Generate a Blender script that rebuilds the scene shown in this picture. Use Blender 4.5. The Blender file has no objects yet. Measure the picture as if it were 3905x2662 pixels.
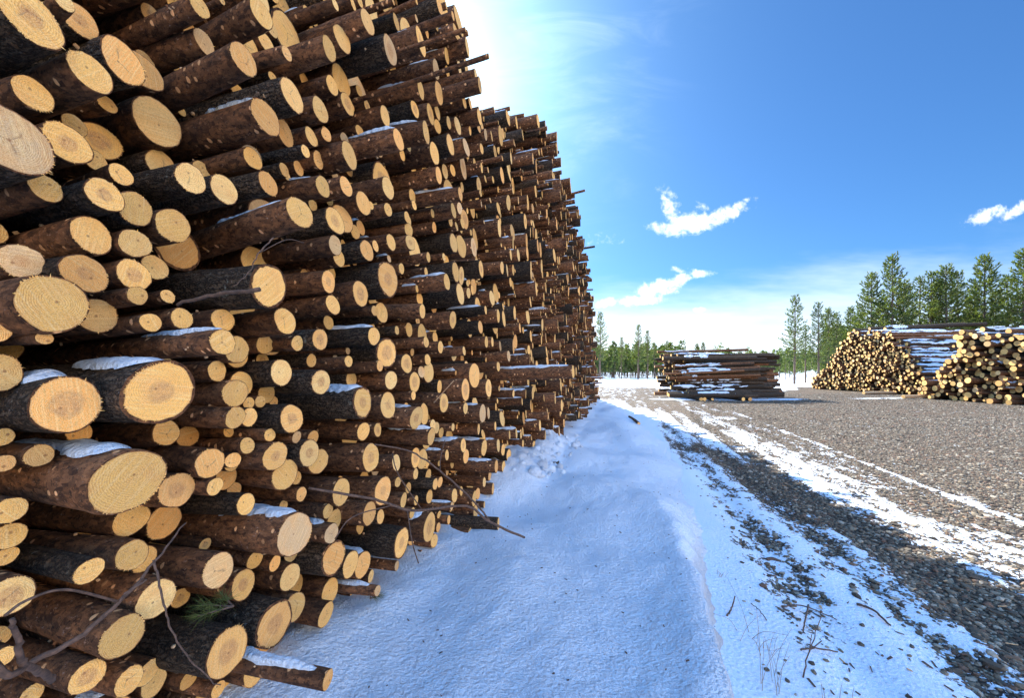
import bpy, math, random
import numpy as np
from mathutils import Vector, Matrix
R = math.radians
rng = np.random.default_rng(7)
random.seed(7)
scene = bpy.context.scene
col = scene.collection

# ------------------------------------------------------------------ camera, sky, sun, exposure
F = 370.0; HY = 369.3; EYE = 1.7               # focal length in px of a 1024 wide frame, horizon row, eye height
cam_d = bpy.data.cameras.new('camera'); cam = bpy.data.objects.new('camera', cam_d); col.objects.link(cam)
cam.location = (0, 0, EYE); cam.rotation_euler = (R(90), 0, 0)
cam_d.sensor_width = 36; cam_d.lens = 36 * F / 1024; cam_d.shift_y = (HY - 349.5) / 1024
cam_d.clip_start = 0.05; cam_d.clip_end = 3000
scene.camera = cam
SUN_AZ, SUN_EL = -16.0, 37.5
EXPO = 1.78
scene.view_settings.view_transform = 'Standard'; scene.view_settings.look = 'None'
scene.view_settings.exposure = EXPO; scene.view_settings.gamma = 1
world = bpy.data.worlds.new('World'); scene.world = world; world.use_nodes = True
sun_d = bpy.data.lights.new('sun', 'SUN'); sun = bpy.data.objects.new('sun', sun_d); col.objects.link(sun)
sun_d.energy = 4.9; sun_d.angle = R(0.5); sun_d.color = (1.0, 0.93, 0.82)
sdir = Vector((math.sin(R(SUN_AZ)) * math.cos(R(SUN_EL)), math.cos(R(SUN_AZ)) * math.cos(R(SUN_EL)), math.sin(R(SUN_EL))))
sun.rotation_euler = sdir.to_track_quat('Z', 'Y').to_euler(); sun.location = (0, 0, 40)

class NT:
    """small helper for node trees"""
    def __init__(s, tree): s.t = tree; s.n = tree.nodes; s.l = tree.links
    def node(s, typ, **kw):
        n = s.n.new(typ)
        for k, v in kw.items(): setattr(n, k, v)
        return n
    def put(s, sock, v):
        if v is None: return
        if isinstance(v, bpy.types.NodeSocket): s.l.new(v, sock)
        else: sock.default_value = v
    def m(s, op, a, b=None, c=None, clamp=False):
        n = s.node('ShaderNodeMath', operation=op); n.use_clamp = clamp
        s.put(n.inputs[0], a); s.put(n.inputs[1], b); s.put(n.inputs[2], c); return n.outputs[0]
    def vm(s, op, a, b=None):
        n = s.node('ShaderNodeVectorMath', operation=op); s.put(n.inputs[0], a)
        if b is not None: s.put(n.inputs[1], b)
        if op == 'SCALE': n.inputs[3].default_value = 0.035
        return n.outputs[1] if op in ('LENGTH', 'DOT_PRODUCT') else n.outputs[0]
    def ss(s, v, a, b, lo=0.0, hi=1.0):
        n = s.node('ShaderNodeMapRange', interpolation_type='SMOOTHSTEP')
        s.put(n.inputs[0], v); s.put(n.inputs[1], a); s.put(n.inputs[2], b); s.put(n.inputs[3], lo); s.put(n.inputs[4], hi)
        return n.outputs[0]
    def mix(s, f, a, b, blend='MIX'):
        n = s.node('ShaderNodeMix', data_type='RGBA', blend_type=blend)
        s.put(n.inputs[0], f)
        s.put(n.inputs[6], a if isinstance(a, bpy.types.NodeSocket) else (*a, 1))
        s.put(n.inputs[7], b if isinstance(b, bpy.types.NodeSocket) else (*b, 1))
        return n.outputs[2]
    def noise(s, vec, scale, detail=3, rough=0.5, dist=0.0):
        n = s.node('ShaderNodeTexNoise'); s.put(n.inputs['Vector'], vec); n.inputs['Scale'].default_value = scale
        n.inputs['Detail'].default_value = detail; n.inputs['Roughness'].default_value = rough
        n.inputs['Distortion'].default_value = dist; return n.outputs[0]
    def voro(s, vec, scale, feature='F1', out=0, rnd=1.0):
        n = s.node('ShaderNodeTexVoronoi', feature=feature); s.put(n.inputs['Vector'], vec)
        n.inputs['Scale'].default_value = scale; n.inputs['Randomness'].default_value = rnd; return n.outputs[out]
    def scale(s, vec, sc):
        n = s.node('ShaderNodeMapping'); s.put(n.inputs[0], vec); n.inputs[3].default_value = sc; return n.outputs[0]
    def attr(s, name, out=2):
        n = s.node('ShaderNodeAttribute', attribute_name=name); return n.outputs[out]
    def sep(s, v):
        n = s.node('ShaderNodeSeparateXYZ'); s.put(n.inputs[0], v); return n.outputs
    def comb(s, x, y, z):
        n = s.node('ShaderNodeCombineXYZ'); s.put(n.inputs[0], x); s.put(n.inputs[1], y); s.put(n.inputs[2], z); return n.outputs[0]

# sky
w = NT(world.node_tree); w.n.clear()
sky = w.node('ShaderNodeTexSky', sky_type='NISHITA'); sky.sun_disc = False
sky.sun_elevation = R(SUN_EL); sky.sun_rotation = R(SUN_AZ); sky.air_density = 1.0; sky.dust_density = 1.2; sky.ozone_density = 1.6
dirv = w.node('ShaderNodeTexCoord').outputs['Generated']
dx, dy, dz = w.sep(dirv)
dyc = w.m('MAXIMUM', dy, 0.02)
u = w.m('DIVIDE', dx, dyc); v = w.m('DIVIDE', dz, dyc)
front = w.ss(dy, 0.05, 0.25)
def uv_of(X, Y): return ((X / 2.2695 - 512) / F, (HY - Y / 2.2695) / F)
# clouds: ellipses in the sky's own directions, broken up by noise   (x, y, rx, ry, slope, weight)
CL = [(1520, 522, 45, 13, .1, 1), (1575, 508, 60, 20, -.1, 1), (1635, 492, 55, 16, -.35, 1), (1675, 470, 34, 11, -.5, .9),
      (1520, 480, 26, 20, .5, .75), (1518, 450, 24, 22, .5, .75), (1595, 470, 22, 9, .3, .7),
      (1375, 688, 26, 9, -.2, .95), (1450, 684, 55, 10, -.05, 1), (1500, 652, 52, 17, -.15, 1), (1470, 668, 26, 9, 0, .9),
      (1545, 634, 30, 10, -.2, .9), (1590, 622, 30, 9, 0, .9), (1540, 612, 22, 8, .1, .6), (1587, 704, 15, 5.5, 0, .95),
      (2243, 488, 48, 14, -.3, .95), (2312, 474, 40, 14, -.45, .95), (1360, 545, 70, 14, .1, .45)]
uvv = w.comb(u, v, 0.0)
nz = w.noise(uvv, 26, 5, 0.62, 0.6); nz2 = w.noise(uvv, 75, 4, 0.6)
mask = None
for (X, Y, rx, ry, sl, wt) in CL:
    cu, cv = uv_of(X, Y)
    a = w.m('SUBTRACT', u, cu); b = w.m('SUBTRACT', v, cv)
    b = w.m('ADD', b, w.m('MULTIPLY', a, sl))
    k = 1 / 2.2695 / F
    a = w.m('DIVIDE', a, rx * k * 1.35); b = w.m('DIVIDE', b, ry * k * 1.5)
    d = w.m('SQRT', w.m('ADD', w.m('MULTIPLY', a, a), w.m('MULTIPLY', b, b)))
    e = w.m('MULTIPLY', w.ss(d, 0.2, 1.5, 1.0, 0.0), wt)
    mask = e if mask is None else w.m('MAXIMUM', mask, e)
dens = w.m('ADD', w.m('ADD', mask, w.m('MULTIPLY', w.m('SUBTRACT', nz, 0.5), 1.5)), w.m('MULTIPLY', w.m('SUBTRACT', nz2, 0.5), 0.95))
cloud = w.m('MULTIPLY', w.m('MULTIPLY', w.ss(dens, 0.38, 1.35), w.ss(mask, 0.02, 0.45)), front)
# low white band over the horizon and thin veils near the sun
sund = w.vm('DOT_PRODUCT', dirv, tuple(sdir))
hz = w.m('ADD', dz, w.m('MULTIPLY', w.m('SUBTRACT', w.noise(w.scale(uvv, (1.2, 6, 1)), 2.2, 4, 0.6), 0.5), 0.14))
band = w.m('MULTIPLY', w.ss(hz, 0.05, 0.24, 1.0, 0.0), w.ss(sund, 0.1, 0.72, 0.25, 1.0))
veil = w.m('MULTIPLY', w.ss(w.noise(w.scale(uvv, (1.0, 3.0, 1)), 3.0, 5, 0.62, 0.8), 0.42, 0.8), w.m('MULTIPLY', w.ss(sund, 0.80, 0.97), front))
glow = w.m('POWER', w.m('MAXIMUM', sund, 0.0), 34.0)
glow2 = w.m('POWER', w.m('MAXIMUM', sund, 0.0), 150.0)
skyc = sky.outputs[0]
skyc = w.mix(1.0, skyc, (0.195, 0.395, 0.62), 'MULTIPLY')
skyc = w.mix(w.ss(dy, 0.12, -0.35, 0.0, 0.72), skyc, (2.7, 6.6, 13.4))   # unseen bright veil added behind the camera to fill the shaded snow
skyc = w.mix(w.m('MULTIPLY', band, 0.86), skyc, (5.3, 5.8, 6.3))
skyc = w.mix(w.m('MULTIPLY', veil, 0.22), skyc, (5.0, 6.0, 6.8))
skyc = w.mix(w.m('MULTIPLY', glow, 0.62), skyc, (4.4, 6.2, 7.2))
skyc = w.mix(w.m('MULTIPLY', glow2, 0.9), skyc, (8.0, 8.6, 8.8))
skyc = w.mix(w.m('MULTIPLY', cloud, 0.88), skyc, (6.9, 7.0, 7.1))
# unseen cloud bank added behind right of camera as warm fill for log ends
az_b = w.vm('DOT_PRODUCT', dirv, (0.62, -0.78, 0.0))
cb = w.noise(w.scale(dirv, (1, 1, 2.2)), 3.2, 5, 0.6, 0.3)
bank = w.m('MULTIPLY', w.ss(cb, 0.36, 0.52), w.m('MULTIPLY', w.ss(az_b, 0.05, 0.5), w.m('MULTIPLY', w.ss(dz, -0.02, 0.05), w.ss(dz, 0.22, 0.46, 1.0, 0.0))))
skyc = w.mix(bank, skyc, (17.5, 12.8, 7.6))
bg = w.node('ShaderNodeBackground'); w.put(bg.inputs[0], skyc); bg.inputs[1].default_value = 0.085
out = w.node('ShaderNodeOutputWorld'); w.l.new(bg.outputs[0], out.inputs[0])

# ------------------------------------------------------------------ helpers
def meta(o, label=None, cat=None, group=None, kind=None):
    if label: o['label'] = label
    if cat: o['category'] = cat
    if group: o['group'] = group
    if kind: o['kind'] = kind
    return o
def empty(name, loc=(0, 0, 0)):
    o = bpy.data.objects.new(name, None); col.objects.link(o); o.location = loc; o.empty_display_size = 0.1; return o
class G:
    """growing mesh: vertices, quads, tris, material per face, vertex attributes"""
    def __init__(s): s.V = []; s.Q = []; s.T = []; s.QM = []; s.TM = []; s.A = {}; s.n = 0
    def add(s, V, Q=None, T=None, mat=0, **attrs):
        V = np.asarray(V, float); k = len(V)
        s.V.append(V)
        if Q is not None and len(Q): s.Q.append(np.asarray(Q, int) + s.n); s.QM.append(np.full(len(Q), mat))
        if T is not None and len(T): s.T.append(np.asarray(T, int) + s.n); s.TM.append(np.full(len(T), mat))
        for a, val in attrs.items():
            val = np.asarray(val, float)
            if val.ndim <= 1 and len(np.atleast_1d(val)) != k: val = np.tile(val, (k, 1)) if val.ndim else np.full(k, float(val))
            s.A.setdefault(a, []).append(val)
        s.n += k
    def merge(s, o, M=None):
        if not o.V: return
        V = np.concatenate(o.V)
        if M is not None: V = V @ np.array(M.to_3x3()).T + np.array(M.translation)
        n0 = s.n
        s.V.append(V)
        for q, m in zip(o.Q, o.QM): s.Q.append(q + n0); s.QM.append(m)
        for t, m in zip(o.T, o.TM): s.T.append(t + n0); s.TM.append(m)
        for a, l in o.A.items(): s.A.setdefault(a, []).extend(l)
        s.n += o.n
    def mesh(s, name, mats, smooth=True):
        me = bpy.data.meshes.new(name)
        V = np.concatenate(s.V); Q = np.concatenate(s.Q) if s.Q else np.zeros((0, 4), int); T = np.concatenate(s.T) if s.T else np.zeros((0, 3), int)
        me.vertices.add(len(V)); me.vertices.foreach_set('co', V.ravel().astype(np.float32))
        me.loops.add(Q.size + T.size); me.polygons.add(len(Q) + len(T))
        me.loops.foreach_set('vertex_index', np.concatenate([Q.ravel(), T.ravel()]).astype(np.int32))
        ls = np.concatenate([np.arange(len(Q)) * 4, Q.size + np.arange(len(T)) * 3]).astype(np.int32)
        me.polygons.foreach_set('loop_start', ls)
        mi = np.concatenate(([np.concatenate(s.QM)] if s.QM else []) + ([np.concatenate(s.TM)] if s.TM else [])).astype(np.int32)
        me.polygons.foreach_set('material_index', mi)
        me.polygons.foreach_set('use_smooth', np.full(len(mi), smooth))
        for a, l in s.A.items():
            arr = np.concatenate(l)
            if arr.ndim == 1:
                at = me.attributes.new(a, 'FLOAT', 'POINT'); at.data.foreach_set('value', arr.astype(np.float32))
            else:
                at = me.attributes.new(a, 'FLOAT_VECTOR', 'POINT'); at.data.foreach_set('vector', arr.ravel().astype(np.float32))
        for m in mats: me.materials.append(m)
        me.update(calc_edges=True); me.validate()
        return me
    def obj(s, name, mats, parent=None, smooth=True):
        o = bpy.data.objects.new(name, s.mesh(name, mats, smooth)); col.objects.link(o)
        if parent is not None: o.parent = parent
        return o
def grid_quads(nu, nv, wrap=False):
    i = np.arange(nu - 1)[:, None]; j = np.arange(nv if wrap else nv - 1)[None, :]
    j2 = (j + 1) % nv
    return np.stack([i * nv + j, i * nv + j2, (i + 1) * nv + j2, (i + 1) * nv + j], -1).reshape(-1, 4)
def hash2(ix, iy, seed=0):
    h = (ix.astype(np.int64) * 374761393 + iy.astype(np.int64) * 668265263 + seed * 1442695041) & 0xffffffff
    h = ((h ^ (h >> 13)) * 1274126177) & 0xffffffff
    return ((h ^ (h >> 16)) & 0xffff) / 65535.0
def vnoise(x, y, seed=0):
    x = np.asarray(x, float); y = np.asarray(y, float)
    ix = np.floor(x); iy = np.floor(y); fx = x - ix; fy = y - iy
    fx = fx * fx * (3 - 2 * fx); fy = fy * fy * (3 - 2 * fy)
    a = hash2(ix, iy, seed); b = hash2(ix + 1, iy, seed); c = hash2(ix, iy + 1, seed); d = hash2(ix + 1, iy + 1, seed)
    return (a + (b - a) * fx) * (1 - fy) + (c + (d - c) * fx) * fy
def fbm(x, y, octs=4, seed=0, gain=0.5):
    t = 0; amp = 1; tot = 0
    for k in range(octs): t = t + amp * vnoise(x * 2 ** k + 17 * k, y * 2 ** k - 9 * k, seed + k); tot += amp; amp *= gain
    return t / tot
def smooth(x, a, b): t = np.clip((x - a) / (b - a), 0, 1); return t * t * (3 - 2 * t)
def tube(g, pts, rad, seg=6, mat=0, cap=True, **attrs):
    pts = np.asarray(pts, float); n = len(pts); rad = np.broadcast_to(rad, (n,))
    tan = np.gradient(pts, axis=0); tan /= np.linalg.norm(tan, axis=1)[:, None] + 1e-9
    ref = np.array([0, 0, 1.0]) if abs(tan[0][2]) < 0.9 else np.array([1.0, 0, 0])
    V = []
    for p, t, r in zip(pts, tan, rad):
        a = np.cross(t, ref); a /= np.linalg.norm(a) + 1e-9; b = np.cross(a, t)
        th = np.arange(seg) * 2 * math.pi / seg
        V.append(p + r * (np.cos(th)[:, None] * a + np.sin(th)[:, None] * b))
    V = np.concatenate(V); T = None
    if cap:
        V = np.concatenate([V, pts[[0, -1]]]); k = n * seg
        T = [(k, (j + 1) % seg, j) for j in range(seg)] + [(k + 1, (n - 1) * seg + j, (n - 1) * seg + (j + 1) % seg) for j in range(seg)]
    g.add(V, grid_quads(n, seg, True), T, mat, **attrs)
def bezier_pts(P, n):
    """Catmull-Rom through P"""
    P = np.asarray(P, float); P = np.vstack([2 * P[0] - P[1], P, 2 * P[-1] - P[-2]]); o = []
    for i in range(1, len(P) - 2):
        for t in np.linspace(0, 1, n, endpoint=(i == len(P) - 3)):
            a, b, c, d = P[i - 1:i + 3]
            o.append(0.5 * ((2 * b) + (-a + c) * t + (2 * a - 5 * b + 4 * c - d) * t ** 2 + (-a + 3 * b - 3 * c + d) * t ** 3))
    return np.array(o)

# ------------------------------------------------------------------ materials
def new_mat(name):
    m = bpy.data.materials.new(name); m.use_nodes = True; t = NT(m.node_tree); t.n.clear()
    b = t.node('ShaderNodeBsdfPrincipled'); o = t.node('ShaderNodeOutputMaterial'); t.l.new(b.outputs[0], o.inputs[0])
    return m, t, b
def bump(t, b, h, strength, dist):
    n = t.node('ShaderNodeBump'); n.inputs['Strength'].default_value = strength; n.inputs['Distance'].default_value = dist
    t.put(n.inputs['Height'], h); t.l.new(n.outputs[0], b.inputs['Normal'])
def mat_bark():
    m, t, b = new_mat('pine_bark')
    lp = t.attr('lp', 1); rnd = t.sep(t.attr('rnd', 1))
    p = t.scale(lp, (0.45, 1, 1)); ps = t.scale(lp, (0.22, 1, 1))
    n1 = t.noise(p, 42, 6, 0.72); n2 = t.noise(lp, 120, 3, 0.6); n3 = t.noise(lp, 9, 3, 0.5)
    fl = t.voro(t.scale(lp, (0.5, 1, 1)), 75, out=1); flx = t.sep(fl)[0]
    red = t.mix(flx, (0.036, 0.017, 0.010), (0.160, 0.075, 0.036))
    red = t.mix(t.ss(n1, 0.45, 0.75), red, (0.29, 0.130, 0.055))
    red = t.mix(t.ss(n1, 0.25, 0.42, 1, 0), red, (0.028, 0.018, 0.014))
    psd = t.vm('ADD', ps, t.vm('SCALE', t.comb(t.noise(lp, 35, 3, 0.6), t.noise(lp, 41, 3, 0.6), t.noise(lp, 47, 3, 0.6)), None)); rid = t.voro(psd, 62, 'DISTANCE_TO_EDGE')
    grey = t.mix(t.ss(t.m('ADD', rid, t.m('MULTIPLY', t.m('SUBTRACT', n2, 0.5), 0.35)), 0.0, 0.22), (0.012, 0.009, 0.007), (0.090, 0.066, 0.045))
    grey = t.mix(t.ss(n1, 0.5, 0.8), grey, (0.15, 0.092, 0.055))
    lich = t.m('MULTIPLY', t.ss(t.noise(lp, 26, 5, 0.7), 0.60, 0.72), t.ss(n3, 0.45, 0.6))
    grey = t.mix(t.m('MULTIPLY', lich, 0.8), grey, (0.30, 0.32, 0.28))
    typ = t.ss(t.m('ADD', rnd[1], t.m('MULTIPLY', t.m('SUBTRACT', n3, 0.5), 0.6)), 0.42, 0.62)
    c = t.mix(typ, red, grey)
    fk = t.m('MULTIPLY', t.ss(t.noise(t.scale(lp, (0.6, 1, 1)), 95, 4, 0.7), 0.60, 0.68), t.ss(n3, 0.35, 0.6))
    c = t.mix(t.m('MULTIPLY', fk, 0.75), c, t.mix(flx, (0.36, 0.20, 0.12), (0.25, 0.22, 0.21)))
    c = t.mix(t.ss(t.noise(lp, 70, 4, 0.7), 0.36, 0.46, 0.8, 0.0), c, (0.016, 0.011, 0.009))
    # torn pale nicks left by the feed rollers, in rows round the log
    vs = t.node('ShaderNodeTexVoronoi'); t.put(vs.inputs['Vector'], t.scale(lp, (1.25, 1, 1))); vs.inputs['Scale'].default_value = 21; vs.inputs['Randomness'].default_value = 0.55
    cellr = t.sep(vs.outputs[1])
    wob = t.m('ADD', vs.outputs[0], t.m('MULTIPLY', t.m('SUBTRACT', t.noise(lp, 70, 3, 0.6), 0.5), 0.28))
    nick = t.m('MULTIPLY', t.ss(wob, 0.17, 0.24, 1, 0), t.ss(cellr[0], 0.50, 0.56))
    nick = t.m('MULTIPLY', nick, t.m('MULTIPLY', t.ss(t.noise(lp, 5, 2, 0.5), 0.38, 0.50), t.m('SUBTRACT', 1.0, t.m('MULTIPLY', typ, 0.85))))
    c = t.mix(nick, c, (0.75, 0.42, 0.20))
    tint = t.m('ADD', 0.72, t.m('MULTIPLY', rnd[0], 0.75))
    c = t.mix(1.0, c, t.comb(tint, tint, tint), 'MULTIPLY')
    t.put(b.inputs['Base Color'], c); b.inputs['Roughness'].default_value = 0.85; b.inputs['Specular IOR Level'].default_value = 0.25
    hh = t.m('ADD', t.m('MULTIPLY', n1, 0.8), t.m('ADD', t.m('MULTIPLY', n2, 0.35), t.m('MULTIPLY', t.m('MULTIPLY', t.ss(rid, 0.0, 0.3), typ), 0.9)))
    hh = t.m('ADD', hh, t.m('MULTIPLY', flx, 0.25))
    bump(t, b, hh, 1.0, 0.012)
    return m
def mat_cut():
    m, t, b = new_mat('sawn_wood')
    lp = t.attr('lp', 1); rnd = t.sep(t.attr('rnd', 1)); dc = t.attr('disc')
    x, y, z = t.sep(lp)
    flat = t.comb(0.0, y, z)
    off = t.comb(0.0, t.m('MULTIPLY', t.m('SUBTRACT', rnd[0], 0.5), 0.03), t.m('MULTIPLY', t.m('SUBTRACT', rnd[2], 0.5), 0.03))
    oc = t.attr('oc', 1)      # position from the pith
    ocv = t.vm('ADD', oc, off)
    rr = t.vm('LENGTH', ocv)
    wv = t.m('ADD', rr, t.m('MULTIPLY', t.m('SUBTRACT', t.noise(flat, 22, 3, 0.5), 0.5), 0.012))
    freq = t.m('ADD', 1100.0, t.m('MULTIPLY', rnd[2], 900.0))
    ring = t.m('ADD', 0.5, t.m('MULTIPLY', 0.5, t.m('SINE', t.m('MULTIPLY', wv, freq))))
    ring = t.m('POWER', ring, 2.0)
    band = t.noise(t.comb(wv, 0.0, rnd[0]), 120, 2, 0.5)
    base = t.mix(rnd[0], (0.95, 0.56, 0.135), (0.94, 0.51, 0.10))
    base = t.mix(t.ss(rnd[2], 0.62, 0.80), base, (0.93, 0.43, 0.085))
    base = t.mix(t.ss(t.m('FRACT', t.m('MULTIPLY', rnd[0], 7.3)), 0.72, 0.9), base, (0.96, 0.64, 0.22))
    base = t.mix(t.ss(t.m('FRACT', t.m('MULTIPLY', rnd[2], 5.1)), 0.85, 0.95), base, (0.62, 0.43, 0.25))
    base = t.mix(t.ss(t.noise(flat, 14, 4, 0.6), 0.42, 0.70, 0.0, 0.55), base, (0.84, 0.40, 0.10))
    dark = t.mix(1.0, base, (0.74, 0.60, 0.44), 'MULTIPLY')
    c = t.mix(t.m('MULTIPLY', ring, t.ss(band, 0.3, 0.6, 0.3, 0.9)), base, dark)
    c = t.mix(t.m('MULTIPLY', t.ss(band, 0.5, 0.8), 0.4), c, dark)
    ang = t.m('MULTIPLY', rnd[1], 9.0)
    ca = t.m('COSINE', ang); sa = t.m('SINE', ang)
    a1 = t.m('ADD', t.m('MULTIPLY', y, ca), t.m('MULTIPLY', z, sa)); a2 = t.m('SUBTRACT', t.m('MULTIPLY', z, ca), t.m('MULTIPLY', y, sa))
    saw = t.noise(t.comb(t.m('MULTIPLY', a1, 6.0), t.m('MULTIPLY', a2, 190.0), 0.0), 1.0, 3, 0.6)
    c = t.mix(t.m('MULTIPLY', t.ss(saw, 0.46, 0.70), 0.5), c, (1.0, 0.76, 0.36))
    spk = t.noise(flat, 170, 3, 0.7)
    c = t.mix(t.m('MULTIPLY', t.ss(spk, 0.48, 0.64), 0.6), c, (0.52, 0.27, 0.075))
    heartr = t.m('ADD', dc, t.m('MULTIPLY', t.m('SUBTRACT', t.noise(flat, 30, 4, 0.6), 0.5), 0.35))
    hsz = t.m('MULTIPLY', rnd[1], 0.62)
    heart = t.m('MULTIPLY', t.ss(heartr, t.m('SUBTRACT', hsz, 0.12), t.m('ADD', hsz, 0.05), 1.0, 0.0), t.ss(rnd[1], 0.42, 0.7))
    hn = t.ss(t.noise(flat, 60, 4, 0.75), 0.36, 0.62, 0.38, 0.92)
    c = t.mix(t.m('MULTIPLY', heart, hn), c, (0.47, 0.20, 0.062))
    ang2 = t.m('ARCTAN2', t.sep(ocv)[1], t.sep(ocv)[2])
    spoke = t.m('POWER', t.m('ABSOLUTE', t.m('COSINE', t.m('ADD', t.m('MULTIPLY', ang2, 1.5), t.m('ADD', t.m('MULTIPLY', rnd[0], 9.0), t.m('MULTIPLY', t.noise(flat, 30, 3, 0.6), 1.6))))), 90.0)
    spoke = t.m('MULTIPLY', t.m('MULTIPLY', spoke, t.ss(heartr, 0.3, 0.62, 1.0, 0.0)), t.ss(t.m('FRACT', t.m('MULTIPLY', rnd[1], 13.7)), 0.60, 0.7))
    c = t.mix(t.m('MULTIPLY', spoke, 0.75), c, (0.20, 0.085, 0.04))
    gr = t.noise(flat, 420, 2, 0.7)
    c = t.mix(t.ss(gr, 0.40, 0.62, 0.0, 0.35), c, (1.0, 0.82, 0.46))
    c = t.mix(t.ss(t.noise(flat, 330, 3, 0.7), 0.52, 0.66, 0.0, 0.45), c, (0.42, 0.23, 0.09))
    pith = t.ss(rr, 0.002, 0.005, 1.0, 0.0)
    c = t.mix(t.m('MULTIPLY', pith, 0.7), c, (0.28, 0.12, 0.05))
    stain = t.m('MULTIPLY', t.ss(t.noise(t.vm('ADD', flat, t.comb(0.0, 3.0, rnd[1])), 38, 5, 0.7), 0.66, 0.72), t.ss(rnd[2], 0.35, 0.6))
    c = t.mix(t.m('MULTIPLY', stain, 0.75), c, (0.16, 0.065, 0.035))
    rim = t.m('MULTIPLY', t.ss(dc, 0.955, 0.995), 0.5)
    c = t.mix(rim, c, (0.36, 0.14, 0.06))
    v = t.m('ADD', 0.74, t.m('MULTIPLY', rnd[0], 0.42)); c = t.mix(1.0, c, t.comb(v, v, v), 'MULTIPLY')
    t.put(b.inputs['Base Color'], c); b.inputs['Roughness'].default_value = 0.75; b.inputs['Specular IOR Level'].default_value = 0.25
    bump(t, b, t.m('ADD', t.m('MULTIPLY', saw, 0.6), t.m('ADD', spk, t.m('MULTIPLY', ring, 0.3))), 0.6, 0.003)
    return m
def mat_snow(name='snow', grain=1.0, dirty=0.0):
    m, t, b = new_mat(name)
    p = t.node('ShaderNodeTexCoord').outputs['Object']
    c = t.mix(t.noise(p, 2.2, 4, 0.55), (0.66, 0.79, 0.94), (0.72, 0.84, 0.96))
    dv = t.attr('dirt')
    sp = t.m('MULTIPLY', t.ss(t.noise(p, 42, 5, 0.75), 0.60, 0.70), t.ss(t.noise(p, 6, 3, 0.6), 0.50, 0.62))
    c = t.mix(t.m('MULTIPLY', sp, t.m('MULTIPLY', dv, 1.0, clamp=True)), c, (0.24, 0.17, 0.12))
    c = t.mix(t.m('MULTIPLY', dv, 0.28), c, (0.74, 0.66, 0.62))
    t.put(b.inputs['Base Color'], c); b.inputs['Roughness'].default_value = 0.62; b.inputs['Specular IOR Level'].default_value = 0.3
    b.inputs['Subsurface Weight'].default_value = 0.0
    h = t.m('ADD', t.m('MULTIPLY', t.noise(p, 48, 4, 0.62), 1.4), t.m('MULTIPLY', t.noise(p, 9, 2, 0.5), 0.9))
    h = t.m('ADD', h, t.m('MULTIPLY', t.m('MULTIPLY', t.noise(p, 25, 5, 0.8), dv), 3.0))
    bump(t, b, h, 0.9 * grain, 0.032)
    return m
def mat_ground():
    m, t, b = new_mat('gravel_and_snow')
    p = t.node('ShaderNodeTexCoord').outputs['Object']
    sn = t.attr('snow')
    vo = t.node('ShaderNodeTexVoronoi'); t.put(vo.inputs['Vector'], t.scale(p, (1, 1, 1))); vo.inputs['Scale'].default_value = 34
    vo2 = t.node('ShaderNodeTexVoronoi'); t.put(vo2.inputs['Vector'], p); vo2.inputs['Scale'].default_value = 11
    r1 = t.sep(vo.outputs[1]); r2 = t.sep(vo2.outputs[1])
    g = t.mix(r1[0], (0.034, 0.025, 0.017), (0.20, 0.162, 0.110))
    g = t.mix(t.ss(r1[1], 0.75, 0.95), g, (0.50, 0.45, 0.36))
    g = t.mix(t.ss(r1[2], 0.80, 0.95), g, (0.30, 0.15, 0.08))
    g = t.mix(t.ss(r2[0], 0.55, 0.95, 0.0, 0.6), g, (0.36, 0.30, 0.22))
    g = t.mix(t.ss(r2[1], 0.55, 0.95, 0.0, 0.6), g, (0.065, 0.05, 0.038))
    g = t.mix(t.ss(t.noise(t.scale(p, (1.0, 2.2, 1)), 3.2, 5, 0.75), 0.50, 0.66, 0.0, 0.55), g, (0.13, 0.085, 0.05))
    big = t.noise(p, 0.45, 5, 0.65)
    g = t.mix(t.ss(big, 0.48, 0.66, 0.0, 0.7), g, (0.17, 0.10, 0.06))
    g = t.mix(t.ss(big, 0.30, 0.42, 0.4, 0.0), g, (0.34, 0.30, 0.25))
    g = t.mix(t.ss(vo.outputs[0], 0.35, 0.62), g, (0.035, 0.026, 0.02))
    fine = t.noise(p, 60, 4, 0.7)
    edge = t.m('ADD', sn, t.m('MULTIPLY', t.m('SUBTRACT', t.noise(p, 22, 4, 0.7), 0.5), 0.9))
    edge = t.m('SUBTRACT', edge, t.m('MULTIPLY', t.m('SUBTRACT', r1[1], 0.5), 0.35))
    sm = t.ss(edge, 0.47, 0.57)
    c = t.mix(sm, g, t.mix(t.noise(p, 1.3, 4, 0.6), (0.68, 0.79, 0.93), (0.76, 0.85, 0.95)))
    t.put(b.inputs['Base Color'], c); b.inputs['Roughness'].default_value = 0.8; b.inputs['Specular IOR Level'].default_value = 0.3
    st = t.ss(vo.outputs[0], 0.0, 0.6, 1.0, 0.0)
    h = t.m('ADD', t.m('MULTIPLY', t.m('MULTIPLY', st, t.m('ADD', 0.4, r1[2])), t.m('SUBTRACT', 1.0, t.m('MULTIPLY', sm, 0.8))), t.m('ADD', t.m('MULTIPLY', sm, 0.6), t.m('MULTIPLY', fine, 0.3)))
    bump(t, b, h, 0.9, 0.03)
    return m
def mat_stone():
    m, t, b = new_mat('stone')
    r = t.sep(t.attr('rnd', 1)); p = t.node('ShaderNodeTexCoord').outputs['Object']
    c = t.mix(r[0], (0.028, 0.021, 0.015), (0.19, 0.155, 0.107)); c = t.mix(t.ss(r[1], 0.78, 0.92), c, (0.34, 0.31, 0.25)); c = t.mix(t.ss(r[2], 0.84, 0.95), c, (0.16, 0.088, 0.055))
    c = t.mix(t.ss(t.noise(p, 90, 3, 0.6), 0.4, 0.7, 0, 0.35), c, (0.08, 0.07, 0.06))
    t.put(b.inputs['Base Color'], c); b.inputs['Roughness'].default_value = 0.8
    return m
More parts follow.
